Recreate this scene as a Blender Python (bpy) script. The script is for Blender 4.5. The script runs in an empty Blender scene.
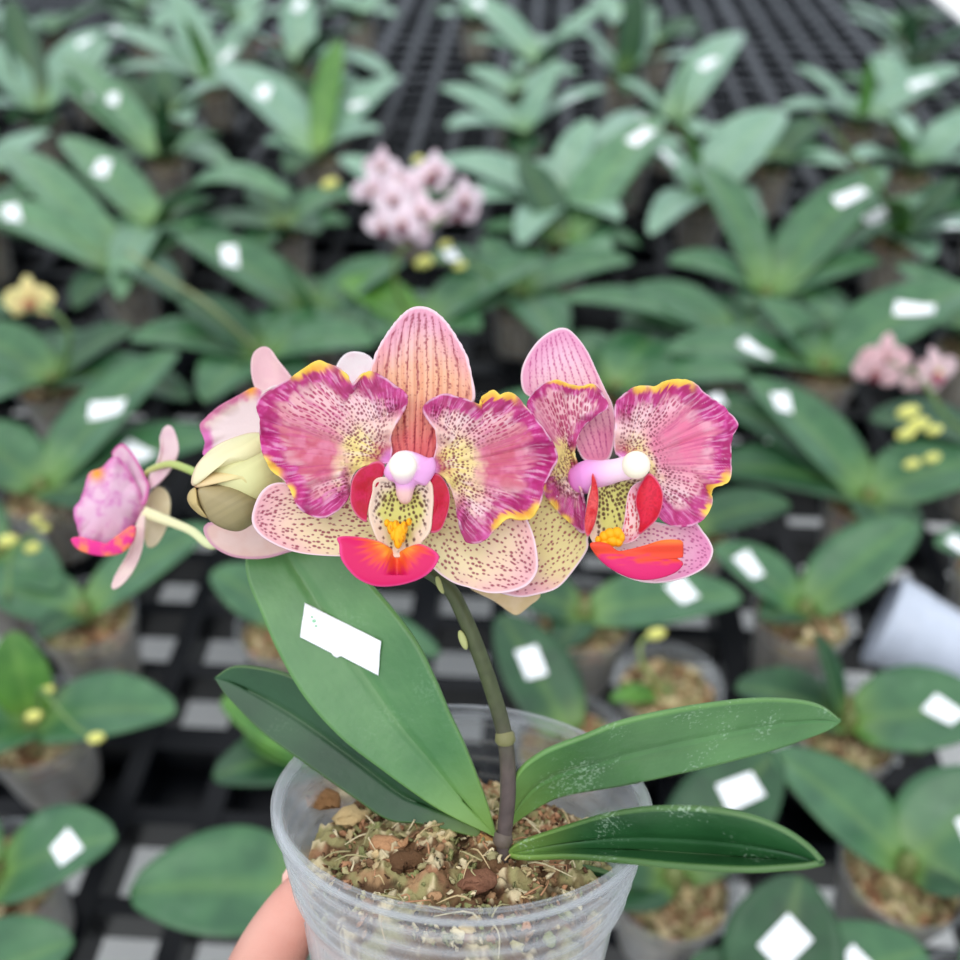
import bpy, math, random
import numpy as np
from mathutils import Vector, Matrix
random.seed(7); rng = np.random.default_rng(7)
COL = bpy.context.scene.collection
R = math.radians
# ------------------------------------------------------------------ camera frame
PITCH = R(40); F = 960.0
CAM = np.array([0.0, 0.0, 1.47]); BENCH = 0.75
RT = np.array([1.0, 0, 0]); UP = np.array([0, math.sin(PITCH), math.cos(PITCH)]); FW = np.array([0, math.cos(PITCH), -math.sin(PITCH)])
def W(px, py, d):
    "photo direction (px,py) at distance d along the view axis -> world"
    px = np.asarray(px, float); py = np.asarray(py, float); d = np.asarray(d, float)
    x = (px - 480) / F * d; y = -(py - 480) / F * d
    return CAM + x[..., None] * RT + y[..., None] * UP + d[..., None] * FW
def G(px, py, h=0.0):
    "world point at height h above the bench"
    r = (px - 480) / F * RT - (py - 480) / F * UP + FW
    t = (BENCH + h - CAM[2]) / r[2]
    return CAM + r * t
# ------------------------------------------------------------------ noise and colour
def _h(i, j, s):
    n = (i * 374761393 + j * 668265263 + s * 1442695041) & 0x7fffffff
    n = ((n ^ (n >> 13)) * 1274126177) & 0x7fffffff
    return ((n ^ (n >> 16)) & 0xffff) / 65535.0
def hsh(i, j=0, s=0):
    i = np.asarray(i).astype(np.int64); j = np.asarray(j).astype(np.int64) + np.zeros_like(i)
    return _h(i, j, s)
def noise(x, y=0.0, s=0):
    x = np.asarray(x, float); y = np.asarray(y, float) + np.zeros_like(x)
    i = np.floor(x).astype(np.int64); j = np.floor(y).astype(np.int64)
    fx = x - i; fy = y - j; fx = fx*fx*(3-2*fx); fy = fy*fy*(3-2*fy)
    a = _h(i, j, s); b = _h(i+1, j, s); c = _h(i, j+1, s); d = _h(i+1, j+1, s)
    return (a*(1-fx)+b*fx)*(1-fy) + (c*(1-fx)+d*fx)*fy
def fbm(x, y=0.0, s=0):
    return noise(x, y, s)*.55 + noise(np.asarray(x)*2.1, np.asarray(y)*2.1, s+5)*.3 + noise(np.asarray(x)*4.3, np.asarray(y)*4.3, s+9)*.15
def ss(a, b, x):
    t = np.clip((np.asarray(x, float)-a)/(b-a), 0, 1); return t*t*(3-2*t)
def C(r, g, b):
    c = np.array([r, g, b])/255.0
    return np.where(c <= .04045, c/12.92, ((c+.055)/1.055)**2.4)
def mix(a, b, f):
    a = np.asarray(a); b = np.asarray(b); f = np.asarray(f)[..., None]
    return a*(1-f) + b*f
# ------------------------------------------------------------------ materials
def mat(name, col=(.5,.5,.5), rough=.5, spec=.5, **k):
    m = bpy.data.materials.new(name); m.use_nodes = True
    b = m.node_tree.nodes['Principled BSDF']
    b.inputs['Base Color'].default_value = (*col, 1); b.inputs['Roughness'].default_value = rough
    b.inputs['Specular IOR Level'].default_value = spec
    for kk, v in k.items(): b.inputs[kk.replace('_', ' ')].default_value = v
    return m
def nd(m, t, **k):
    n = m.node_tree.nodes.new(t)
    for kk, v in k.items(): setattr(n, kk, v)
    return n
def lk(m, a, b): m.node_tree.links.new(a, b)
def attr_mat(name, rough=.5, spec=.3, sss=0.0, bump=0, scale=900, trans=0, sheen=0):
    m = mat(name, rough=rough, spec=spec); b = m.node_tree.nodes['Principled BSDF']
    a = nd(m, 'ShaderNodeAttribute', attribute_name='Col'); lk(m, a.outputs['Color'], b.inputs['Base Color'])
    if sss:
        b.inputs['Subsurface Weight'].default_value = sss; b.inputs['Subsurface Radius'].default_value = (1, .5, .4)
        b.inputs['Subsurface Scale'].default_value = .002
    if sheen: b.inputs['Sheen Weight'].default_value = sheen
    if bump:
        n = nd(m, 'ShaderNodeTexNoise'); n.inputs['Scale'].default_value = scale; n.inputs['Detail'].default_value = 3
        tc = nd(m, 'ShaderNodeTexCoord'); lk(m, tc.outputs['Object'], n.inputs['Vector'])
        bp = nd(m, 'ShaderNodeBump'); bp.inputs['Strength'].default_value = bump; bp.inputs['Distance'].default_value = .0005
        lk(m, n.outputs['Fac'], bp.inputs['Height']); lk(m, bp.outputs['Normal'], b.inputs['Normal'])
    if trans:
        t = nd(m, 'ShaderNodeBsdfTranslucent'); lk(m, a.outputs['Color'], t.inputs['Color'])
        mx = nd(m, 'ShaderNodeMixShader'); mx.inputs[0].default_value = trans
        o = m.node_tree.nodes['Material Output']
        lk(m, b.outputs[0], mx.inputs[1]); lk(m, t.outputs[0], mx.inputs[2]); lk(m, mx.outputs[0], o.inputs['Surface'])
    return m
M = {}
M['petal'] = attr_mat('petal', .55, .25, 0, .25, 1500, trans=.28)
M['waxy'] = attr_mat('waxy_bloom', .45, .25, 0, .1, 1500, trans=.12)
M['moss'] = attr_mat('moss', .95, .1, 0, .9, 1300)
M['skin'] = attr_mat('skin', .5, .35, .1, .3, 1200)
M['stem'] = attr_mat('stem', .5, .35, 0, .2, 900)
def leaf_mat(name, c1, c2, rough=.38, specks=0, spec=.5, coat=.15):
    m = mat(name, rough=rough, spec=spec); b = m.node_tree.nodes['Principled BSDF']
    uv = nd(m, 'ShaderNodeUVMap'); tc = nd(m, 'ShaderNodeTexCoord')
    n = nd(m, 'ShaderNodeTexNoise'); n.inputs['Scale'].default_value = 45; n.inputs['Detail'].default_value = 4
    lk(m, tc.outputs['Object'], n.inputs['Vector'])
    r = nd(m, 'ShaderNodeValToRGB'); r.color_ramp.elements[0].position = .3; r.color_ramp.elements[1].position = .7
    r.color_ramp.elements[0].color = (*c1, 1); r.color_ramp.elements[1].color = (*c2, 1)
    lk(m, n.outputs['Fac'], r.inputs['Fac'])
    # fine lengthwise veins and a paler base to the blade
    sp = nd(m, 'ShaderNodeSeparateXYZ'); lk(m, uv.outputs['UV'], sp.inputs[0])
    at = nd(m, 'ShaderNodeAttribute', attribute_name='Tint')
    mx = nd(m, 'ShaderNodeMix', data_type='RGBA', blend_type='MIX'); lk(m, at.outputs['Fac'], mx.inputs[0])
    lk(m, r.outputs['Color'], mx.inputs[6]); mx.inputs[7].default_value = (*C(150, 185, 85), 1)
    last = mx.outputs[2]
    w = nd(m, 'ShaderNodeMath', operation='MULTIPLY'); lk(m, sp.outputs['X'], w.inputs[0]); w.inputs[1].default_value = 95
    sn = nd(m, 'ShaderNodeMath', operation='SINE'); lk(m, w.outputs[0], sn.inputs[0])
    ml = nd(m, 'ShaderNodeMath', operation='MULTIPLY_ADD'); lk(m, sn.outputs[0], ml.inputs[0]); ml.inputs[1].default_value = .012; ml.inputs[2].default_value = 1.0
    hv = nd(m, 'ShaderNodeHueSaturation'); lk(m, last, hv.inputs['Color']); lk(m, ml.outputs[0], hv.inputs['Value']); last = hv.outputs['Color']
    if specks:
        v = nd(m, 'ShaderNodeTexNoise'); v.inputs['Scale'].default_value = 1150; v.inputs['Detail'].default_value = 4; lk(m, tc.outputs['Object'], v.inputs['Vector'])
        big = nd(m, 'ShaderNodeTexNoise'); big.inputs['Scale'].default_value = 60; lk(m, tc.outputs['Object'], big.inputs['Vector'])
        a1 = nd(m, 'ShaderNodeMath', operation='MULTIPLY'); lk(m, v.outputs['Fac'], a1.inputs[0]); lk(m, big.outputs['Fac'], a1.inputs[1])
        mp = nd(m, 'ShaderNodeMapRange'); mp.inputs['From Min'].default_value = .33; mp.inputs['From Max'].default_value = .44; mp.inputs['To Max'].default_value = specks
        lk(m, a1.outputs[0], mp.inputs['Value'])
        m2 = nd(m, 'ShaderNodeMix', data_type='RGBA'); lk(m, mp.outputs[0], m2.inputs[0]); lk(m, last, m2.inputs[6]); m2.inputs[7].default_value = (*C(190, 215, 190), 1)
        last = m2.outputs[2]
    lk(m, last, b.inputs['Base Color'])
    b.inputs['Coat Weight'].default_value = coat; b.inputs['Coat Roughness'].default_value = .3
    bp = nd(m, 'ShaderNodeBump'); bp.inputs['Strength'].default_value = .25; bp.inputs['Distance'].default_value = .001
    n2 = nd(m, 'ShaderNodeTexNoise'); n2.inputs['Scale'].default_value = 250; n2.inputs['Detail'].default_value = 3; lk(m, tc.outputs['Object'], n2.inputs['Vector'])
    lk(m, n2.outputs['Fac'], bp.inputs['Height']); lk(m, bp.outputs['Normal'], b.inputs['Normal'])
    return m
M['leaf_mid'] = leaf_mat('leaf_soft_green', C(64, 108, 72), C(92, 136, 94), .40, .05, coat=.25)
M['leaf'] = leaf_mat('leaf_green', C(40, 86, 52), C(64, 110, 68), .40, .1)
M['leaf_held'] = leaf_mat('leaf_glossy', C(58, 108, 54), C(84, 134, 74), .42, .45)
M['leaf_broad'] = leaf_mat('leaf_broad', C(62, 112, 60), C(88, 136, 78), .40, .06)
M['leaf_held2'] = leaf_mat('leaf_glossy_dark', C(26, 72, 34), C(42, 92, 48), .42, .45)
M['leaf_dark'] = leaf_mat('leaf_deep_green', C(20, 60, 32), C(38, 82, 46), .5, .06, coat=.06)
M['leaf_young'] = leaf_mat('leaf_young', C(48, 100, 26), C(84, 134, 46), .5)
M['leaf_far'] = leaf_mat('leaf_far_haze', C(98, 138, 114), C(126, 162, 136), .42, spec=.6, coat=.3)  # far leaves: sky sheen and haze mixed into the base green
M['paper'] = mat('white_paper', C(246, 248, 250), .5, .4)
M['grid'] = mat('black_plastic', C(4, 7, 13), .36, .24)
M['grid_far'] = M['grid']
M['ink'] = mat('grey_ink', C(150, 158, 160), .6, .3)
M['inkgreen'] = mat('green_ink', C(150, 205, 165), .6, .3)
def concrete():
    m = mat('concrete', rough=.85, spec=.2); b = m.node_tree.nodes['Principled BSDF']
    tc = nd(m, 'ShaderNodeTexCoord'); n = nd(m, 'ShaderNodeTexNoise'); n.inputs['Scale'].default_value = 4; n.inputs['Detail'].default_value = 8
    lk(m, tc.outputs['Object'], n.inputs['Vector']); r = nd(m, 'ShaderNodeValToRGB')
    r.color_ramp.elements[0].color = (*C(222, 222, 218), 1); r.color_ramp.elements[1].color = (*C(240, 240, 236), 1)
    lk(m, n.outputs['Fac'], r.inputs['Fac']); lk(m, r.outputs['Color'], b.inputs['Base Color']); return m
M['floor'] = concrete()
def clear_plastic(name, op, tint, rough=.25, edge=.5):
    m = bpy.data.materials.new(name); m.use_nodes = True
    b = m.node_tree.nodes['Principled BSDF']; b.inputs['Base Color'].default_value = (*tint, 1); b.inputs['Roughness'].default_value = rough
    t = nd(m, 'ShaderNodeBsdfTransparent'); t.inputs['Color'].default_value = (.96, .97, .98, 1)
    lw = nd(m, 'ShaderNodeLayerWeight'); lw.inputs['Blend'].default_value = .45
    tc = nd(m, 'ShaderNodeTexCoord'); n = nd(m, 'ShaderNodeTexNoise'); n.inputs['Scale'].default_value = 60; n.inputs['Detail'].default_value = 5
    mp = nd(m, 'ShaderNodeMapping'); mp.inputs['Scale'].default_value = (1, 1, .35)
    lk(m, tc.outputs['Object'], mp.inputs['Vector']); lk(m, mp.outputs[0], n.inputs['Vector'])
    a = nd(m, 'ShaderNodeMath', operation='MULTIPLY_ADD'); lk(m, lw.outputs['Facing'], a.inputs[0]); a.inputs[1].default_value = edge; a.inputs[2].default_value = op-.12
    s = nd(m, 'ShaderNodeMath', operation='MULTIPLY_ADD'); lk(m, n.outputs['Fac'], s.inputs[0]); s.inputs[1].default_value = .25; lk(m, a.outputs[0], s.inputs[2])
    s.use_clamp = True
    mx = nd(m, 'ShaderNodeMixShader'); lk(m, s.outputs[0], mx.inputs[0]); lk(m, t.outputs[0], mx.inputs[1]); lk(m, b.outputs[0], mx.inputs[2])
    lk(m, mx.outputs[0], m.node_tree.nodes['Material Output'].inputs['Surface']); return m
M['pot'] = clear_plastic('clear_plastic', .02, C(216, 218, 220), .16, .55)
M['pot_back'] = clear_plastic('cloudy_plastic', .22, C(160, 164, 166), .35, .5)
# ------------------------------------------------------------------ object helpers
def set_col(me, col, name='Col'):
    a = me.color_attributes.new(name, 'FLOAT_COLOR', 'POINT')
    c = np.ones((len(me.vertices), 4), np.float32); c[:, :3] = col
    a.data.foreach_set('color', c.ravel())
def mesh(name, V, Fc, m, col=None, tint=None, uv=None, smooth=True):
    me = bpy.data.meshes.new(name); me.from_pydata([tuple(v) for v in V], [], [tuple(f) for f in Fc]); 
    if col is not None: set_col(me, col)
    if tint is not None:
        a = me.attributes.new('Tint', 'FLOAT', 'POINT'); a.data.foreach_set('value', np.asarray(tint, np.float32))
    if uv is not None:
        l = me.uv_layers.new(name='UVMap'); vi = np.zeros(len(me.loops), np.int32); me.loops.foreach_get('vertex_index', vi)
        l.data.foreach_set('uv', np.asarray(uv, np.float32)[vi].ravel())
    if smooth: me.polygons.foreach_set('use_smooth', [True]*len(me.polygons))
    me.materials.append(m); me.update(); return me
def link(name, me, parent=None, origin=None):
    o = bpy.data.objects.new(name, me); COL.objects.link(o)
    if parent is not None: o.parent = parent
    return o
def add(name, V, Fc, m, root, parent=None, **k):
    "V in world coordinates; root = the thing's Empty (unrotated)"
    o = np.array(root.location) if root is not None else np.zeros(3)
    return link(name, mesh(name, np.asarray(V) - o, Fc, m, **k), parent if parent is not None else root)
def tag(o, label, cat, group=None, kind=None):
    o['label'] = label
    if cat: o['category'] = cat
    if group: o['group'] = group
    if kind: o['kind'] = kind
def empty(name, loc):
    o = bpy.data.objects.new(name, None); COL.objects.link(o); o.location = tuple(loc); o.empty_display_size = .02; return o
def solid(o, t, off=0):
    s = o.modifiers.new('thickness', 'SOLIDIFY'); s.thickness = t; s.offset = off; return o
def spline(pts, n, closed=True):
    P = np.array(pts, float); k = len(P)
    if closed: idx = lambda i: P[i % k]
    else: idx = lambda i: P[min(max(i, 0), k-1)]
    segs = k if closed else k-1; out = []; u = []
    for i in range(segs):
        a, b, c, d = idx(i-1), idx(i), idx(i+1), idx(i+2)
        for t in np.linspace(0, 1, 24, endpoint=False):
            out.append(.5*((2*b)+(-a+c)*t+(2*a-5*b+4*c-d)*t*t+(-a+3*b-3*c+d)*t**3))
    if closed: out.append(out[0])
    else: out.append(P[-1])
    out = np.array(out); L = np.r_[0, np.cumsum(np.linalg.norm(np.diff(out, axis=0), axis=1))]
    s = np.linspace(0, L[-1], n+1)[:-1] if closed else np.linspace(0, L[-1], n)
    return np.stack([np.interp(s, L, out[:, j]) for j in range(P.shape[1])], 1)
def tube(pts, rad, n=14, seg=60):
    P = spline(pts, seg, False); r = np.interp(np.linspace(0, 1, seg), np.linspace(0, 1, len(rad)), rad)
    V = []; Fc = []
    T = np.gradient(P, axis=0); T /= np.linalg.norm(T, axis=1)[:, None]
    nrm = np.cross(T[0], [0.3, .9, .2]); nrm /= np.linalg.norm(nrm)
    for i in range(seg):
        nrm = nrm - T[i]*np.dot(nrm, T[i]); nrm /= np.linalg.norm(nrm); b = np.cross(T[i], nrm)
        for k in range(n):
            a = 2*math.pi*k/n; V.append(P[i] + r[i]*(math.cos(a)*nrm+math.sin(a)*b))
    for i in range(seg-1):
        for k in range(n): Fc.append((i*n+k, i*n+(k+1) % n, (i+1)*n+(k+1) % n, (i+1)*n+k))
    V.append(P[0]); V.append(P[-1]); q = len(V)
    for k in range(n):
        Fc.append((q-2, (k+1) % n, k)); Fc.append((q-1, (seg-1)*n+k, (seg-1)*n+(k+1) % n))
    return np.array(V), Fc
def ellipsoid(c, ax, n=16, m=10):
    V = [c + ax[2]]; Fc = []
    for j in range(1, m):
        t = math.pi*j/m
        for i in range(n):
            a = 2*math.pi*i/n; V.append(c + ax[0]*math.sin(t)*math.cos(a) + ax[1]*math.sin(t)*math.sin(a) + ax[2]*math.cos(t))
    V.append(c - ax[2]); L = len(V)-1
    for i in range(n):
        Fc.append((0, 1+i, 1+(i+1) % n)); Fc.append((L, 1+(m-2)*n+(i+1) % n, 1+(m-2)*n+i))
        for j in range(m-2): Fc.append((1+j*n+i, 1+(j+1)*n+i, 1+(j+1)*n+(i+1) % n, 1+j*n+(i+1) % n))
    return np.array(V), Fc
class Bag:
    def __init__(s): s.V = []; s.F = []; s.C = []; s.n = 0
    def add(s, V, F, col=None):
        s.V.append(np.asarray(V)); s.F += [tuple(i+s.n for i in f) for f in F]; s.n += len(V)
        if col is not None: s.C.append(np.broadcast_to(col, (len(V), 3)))
    def box(s, x0, x1, y0, y1, z0, z1, M_=None):
        V = np.array([(x, y, z) for x in (x0, x1) for y in (y0, y1) for z in (z0, z1)])
        if M_ is not None: V = V @ M_.T
        s.add(V, [(0,1,3,2),(4,6,7,5),(0,4,5,1),(2,3,7,6),(0,2,6,4),(1,5,7,3)])
    def out(s): return np.concatenate(s.V), s.F, (np.concatenate(s.C) if s.C else None)
# ------------------------------------------------------------------ petals
def Z(org, sc, pts): return [(org[0]+x/sc, org[1]+y/sc) for x, y in pts]
def polar(outline, n, m, frill=0, seed=0, center=None):
    O = spline(outline, n); c = np.array(center if center else O.mean(0))
    if frill:
        ph = np.arange(n)/n
        q = (fbm(ph*46, 0, seed)-.5)*2
        q = q*(1) ; O = c + (O-c)*(1+(q*frill/np.linalg.norm(O-c, axis=1)))[:, None]
    r = (np.arange(1, m+1)/m)**.85
    P = c + r[:, None, None]*(O-c)[None]
    X = np.r_[c[0], P[..., 0].ravel()]; Y = np.r_[c[1], P[..., 1].ravel()]
    E = np.r_[0, np.repeat(r, n)]; PH = np.r_[0, np.tile(np.arange(n)/n, m)]
    Fc = [(0, 1+(i+1) % n, 1+i) for i in range(n)]
    for j in range(m-1):
        a = 1+j*n; b = a+n
        Fc += [(a+i, a+(i+1) % n, b+(i+1) % n, b+i) for i in range(n)]
    return X, Y, E, PH, Fc, c
def ruf(PH, E, amp, k, seed):
    "ruffled margin relief, metres"
    th = PH*2*math.pi
    w = sum(a*np.sin(th*f + 6.28*_h(np.int64(seed), np.int64(i), 3)) for i, (f, a) in enumerate(((k, 1), (k*1.7//1, .6), (k*2.9//1, .35))))
    return amp*w*ss(.45, 1, E)
def sheet(name, outline, root, parent, D, colf, m, n=260, rings=64, frill=0, seed=0, center=None, amp=0, k=7, cup=0, slope=(0, 0), thick=.0006, relief=None, label=None):
    X, Y, E, PH, Fc, c = polar(outline, n, rings, frill, seed, center)
    d = D + slope[0]*(X-c[0]) + slope[1]*(Y-c[1]) - cup*E**2 + ruf(PH, E, amp, k, seed)
    if relief is not None: d = d + relief(X, Y, E, PH)
    o = add(name, W(X, Y, d), Fc, m, root, parent, col=colf(X, Y, E, PH))
    solid(o, thick)
    if label: o['label'] = label
    return o
def pillow(name, outline, root, parent, D, thick, colf, m, n=120, rings=26, slope=(0, 0), p=2.0, center=None, relief=None, back=1.0, label=None):
    "closed rounded body; thick = half depth in metres"
    X, Y, E, PH, Fc, c = polar(outline, n, rings, 0, 0, center)
    prof = np.sqrt(np.clip(1-E**p, 0, 1))
    base = D + slope[0]*(X-c[0]) + slope[1]*(Y-c[1])
    if relief is not None: base = base + relief(X, Y, E, PH)
    V1 = W(X, Y, base - thick*prof); V2 = W(X, Y, base + thick*back*prof); N = len(V1)
    V = np.r_[V1, V2[:N-n]]
    def mp(i): return i if i >= N-n else i+N
    F2 = [tuple(mp(i) for i in reversed(f)) for f in Fc]
    cc = colf(X, Y, E, PH)
    o = add(name, V, Fc + F2, m, root, parent, col=np.r_[cc, cc[:N-n]])
    if label: o['label'] = label
    return o
def dots(a, d, K, step, rad, seed, el=1.3, dens=.8):
    "rows of specks: a = angle about the base, d = distance from it in px"
    cu = a*K; iu = np.floor(cu); cv = d/step + hsh(iu, 0, seed)*1.0; iv = np.floor(cv)
    jx = .5+(hsh(iu, iv, seed+1)-.5)*.35; jy = .5+(hsh(iu, iv, seed+2)-.5)*.4
    sp = np.maximum(d/K, 1.0)
    du = (cu-iu-jx)*sp; dv = (cv-iv-jy)*step
    rr = rad*(.65+.6*hsh(iu, iv, seed+3))
    q = np.sqrt(du**2 + (dv/el)**2)/rr
    return (1-ss(.7, 1.25, q))*(hsh(iu, iv, seed+4) < dens)
def petal_col(base, ax, half, yel, seed, bright=0, inner=C(206, 92, 118), lines=15, mg=.655, cream=.42):
    base = np.array(base); L = np.linalg.norm(np.array(ax)-base); th0 = math.atan2(ax[1]-base[1], ax[0]-base[0])
    def f(X, Y, E, PH):
        dx, dy = X-base[0], Y-base[1]; d = np.hypot(dx, dy); a = (np.arctan2(dy, dx)-th0+math.pi) % (2*math.pi)-math.pi
        a = a + .05*(noise(d/22, a*2, seed+40)-.5)
        an = a/half; rb = d/L; bl = fbm(X/13., Y/13., seed+3); bl2 = fbm(X/5., Y/5., seed+8)
        st = noise(a*19+4, rb*3.0, seed); st2 = noise(a*44+9, rb*4.0, seed+1); st3 = noise(a*80, rb*9, seed+2)
        col = mix(np.broadcast_to(C(240, 220, 140), X.shape+(3,)), C(247, 212, 212), ss(cream-.17, cream+.14, rb+.2*(bl-.5)))
        col = mix(col, C(247, 206, 208), .8*ss(.55, .85, np.abs(an)+.25*(bl-.5)))
        # dusky pink heart of the blade
        cen = np.exp(-((an+.02)/.46)**2)*ss(cream-.08, cream+.1, rb+.2*(bl-.5))
        col = mix(col, mix(inner, C(224, 134, 162), ss(.4, .8, bl)), np.clip(cen*1.15*(.78+.4*bl), 0, .95))
        col = mix(col, C(176, 70, 112), .38*cen*ss(.62, .8, st2*.7+bl2*.3))
        # thin broken veins fading into the margin
        vn = ss(.56, .70, st3*.55+st2*.45)
        col = mix(col, C(206, 70, 140), .62*vn*ss(.35, .6, rb)*(1-.55*cen))
        col = mix(col, C(250, 228, 234), .5*(1-vn)*ss(.45, .62, E)*(1-ss(.66, .84, E))*ss(.3, .6, st)*(1-.4*cen))
        mfac = ss(mg-.05, mg+.13, E + .20*(bl-.5) + .16*(st-.5) + .12*(st2-.5) + .1*(bl2-.5))*ss(.28, .45, rb)
        mc = mix(C(190, 34, 124), C(220, 96, 172), ss(.42, .7, bl2*.5+st3*.5)); mc = mix(mc, C(164, 20, 90), .6*ss(.48, .7, bl))
        col = mix(col, mc, .93*mfac)
        col = mix(col, C(246, 206, 226), .40*ss(.62, .8, st3)*mfac*(1-ss(.86, .97, E)))
        # specks and short dashes on the flanks
        zone = np.clip(ss(.20, .40, np.abs(an)) + (1-ss(.30, .44, rb)), 0, 1)*(1-ss(.64, .82, np.where(rb < .5, E-.18, E)))*ss(.05, .10, rb)
        D1 = np.where(rb < .36, dots(a+7, d, 13, 4.6, 1.15, seed+10, 1.15, .85), dots(a+7, d, 20, 4.6, .95, seed+20, 1.7, .9))
        D1 = np.where(rb > .60, dots(a+7, d, 23, 7.5, .95, seed+24, 3.4, .95), D1)
        col = mix(col, mix(C(120, 18, 56), C(176, 24, 92), ss(.4, .7, rb)), .86*D1*zone)
        col = mix(col, C(176, 24, 84), .8*(1-ss(.08, .24, rb+.12*(bl2-.5)))); col = mix(col, C(226, 140, 206), 1-ss(.06, .13, rb))
        col = mix(col, C(248, 214, 234), .6*ss(.97, .99, E)*ss(.3, .6, noise(X/6, Y/6, seed+60)))
        for (yx, yy, yr) in yel:
            g = np.exp(-(((X-yx)**2+(Y-yy)**2)/(yr*.72)**2)**1.5)
            col = mix(col, mix(C(250, 190, 84), C(255, 226, 96), ss(.9, 1, E)), np.clip(g*1.3*ss(.88, .96, E+.12*(st2-.5)+.05*st3), 0, .95))
        return col
    return f
def petal_rel(base, amp, seed):
    def f(X, Y, E, PH):
        a = np.arctan2(Y-base[1], X-base[0]); d = np.hypot(X-base[0], Y-base[1])
        return amp*(.55*(noise(a*6, d/80, seed)-.5)*ss(10, 60, d) + .22*(noise(a*17, d/60, seed+2)-.5)*ss(10, 60, d) + .06*(noise(a*44, d/45, seed+1)-.5)*ss(20, 70, d))
    return f
def sepal_col(base, tip, hw, N, cols, seed, dotc=C(150, 28, 72), step=5.0, rad=1.25, edge=C(250, 225, 232), pink=C(226, 120, 178), el=1.3, pk=.55, dens=.85, line=0, fine=0):
    base = np.array(base, float); tip = np.array(tip, float); L = np.linalg.norm(tip-base); t_ = (tip-base)/L; n_ = np.array([-t_[1], t_[0]])
    def f(X, Y, E, PH):
        t = ((X-base[0])*t_[0]+(Y-base[1])*t_[1])/L; q = (X-base[0])*n_[0]+(Y-base[1])*n_[1]
        w = hw*np.sin(math.pi*np.clip(.12+.80*t, .03, .97))**.55
        s = q/w + .06*(noise(t*4, s=seed+30)-.5)
        cu = (s+1.5)*N/2; iu = np.floor(cu); cv = t*L/step+hsh(iu, 0, seed); iv = np.floor(cv)
        jt = .3 if line else .7
        du = (cu-iu-.5-(hsh(iu, iv, seed+1)-.5)*jt)*2*w/N; dv = (cv-iv-.5-(hsh(iu, iv, seed+7)-.5)*.4)*step
        rr = rad*(.6+.7*hsh(iu, iv, seed+3))
        D = (1-ss(.7, 1.25, np.sqrt(du**2+(dv/el)**2)/rr))*(hsh(iu, iv, seed+4) < dens)
        bl = fbm(X/14., Y/14., seed+6)
        col = mix(np.broadcast_to(cols[0], X.shape+(3,)), cols[1], ss(.0, .5, t+.2*(bl-.5))); col = mix(col, cols[2], ss(.45, .95, t+.2*(bl-.5)))
        col = mix(col, pink, pk*ss(.55, .95, E)*ss(.3, .8, t+.3*(bl-.4)))
        if line:
            dl = np.abs(cu-iu-.5)*2*w/N; col = mix(col, mix(col, dotc, np.full(X.shape, .75)), line*(1-ss(.3, 1.3, dl))*(.55+.45*noise(t*30, iu, seed))*(E < .93))
        if fine:
            k_ = hsh(np.floor(X/3.1), np.floor(Y/3.1), seed+50); fx = (X/3.1) % 1-.5; fy = (Y/3.1) % 1-.5
            col = mix(col, dotc, .5*(k_ > .72)*(1-ss(.12, .32, np.hypot(fx, fy)))*(E < .93))
            D = D*.8
        col = mix(col, dotc, .88*D*(1-ss(.9, .96, E))*ss(.02, .1, t))
        col = mix(col, edge, ss(.955, .985, E))
        return col
    return f
def flat_col(c, c2=None, s=8., seed=3, edge=None):
    c2 = c if c2 is None else c2
    def f(X, Y, E, PH):
        col = mix(np.broadcast_to(c, X.shape+(3,)), c2, ss(.3, .7, fbm(X/s, Y/s, seed)))
        if edge is not None: col = mix(col, edge, ss(.88, .97, E))
        return col
    return f

# ================================================================== the held orchid
# pot frame: rim centre and axis (camera axes x right, y up, z back)
def cam2w(v): return v[0]*RT + v[1]*UP - v[2]*FW
RIM = W(463., 791., .256)
AX = np.array(cam2w((.035, .976, .222))); AX /= np.linalg.norm(AX)
XA = np.cross(AX, FW); XA /= np.linalg.norm(XA); XA = XA*np.sign(np.dot(XA, RT)); YA = np.cross(AX, XA); YA *= np.sign(np.dot(YA, FW))
def PT(x, y, z): # pot coordinates, z measured from the rim plane
    x, y, z = np.broadcast_arrays(np.asarray(x, float), np.asarray(y, float), np.asarray(z, float))
    return RIM + x[..., None]*XA + y[..., None]*YA + z[..., None]*AX
HELD = empty('potted_orchid', PT(0, 0, -.086))
tag(HELD, 'orchid in a clear ribbed pot held up in hand, with large pink spotted flowers', 'orchid')
def lathe(prof, n, fn):
    V = []; Fc = []
    for (r, z) in prof:
        a = np.arange(n)*2*math.pi/n; V.append(fn(r*np.cos(a), r*np.sin(a), z))
    for j in range(len(prof)-1):
        for i in range(n): Fc.append((j*n+i, j*n+(i+1) % n, (j+1)*n+(i+1) % n, (j+1)*n+i))
    return np.concatenate(V), Fc
RR = .0493
def wall_r(z): return RR*.97*(1+z*2.9)   # z negative downwards
prof = [(RR*.955, -.0015), (RR*.985, .0003), (RR*1.0, .0006), (RR*1.012, -.0004), (RR*1.012, -.0024), (RR*.985, -.0030)]
for k in range(4):
    z0 = -.0035-.0052*k
    for q in (0, .25, .5, .75): 
        z = z0-.0052*q; prof.append((wall_r(z)+.0013*math.sin(math.pi*q)-.0004*k, z))
for z in np.linspace(-.0245, -.083, 14): prof.append((wall_r(z)-.0018, z))
prof += [(wall_r(-.085)-.004, -.0855), (.012, -.0855), (.010, -.0845)]
V, Fc = lathe(prof, 96, PT)
pot = add('pot', V, Fc, M['pot'], HELD); solid(pot, .0007); pot['label'] = 'clear ribbed plastic pot'
b = Bag()   # drainage slots and seams moulded in the wall
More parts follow.
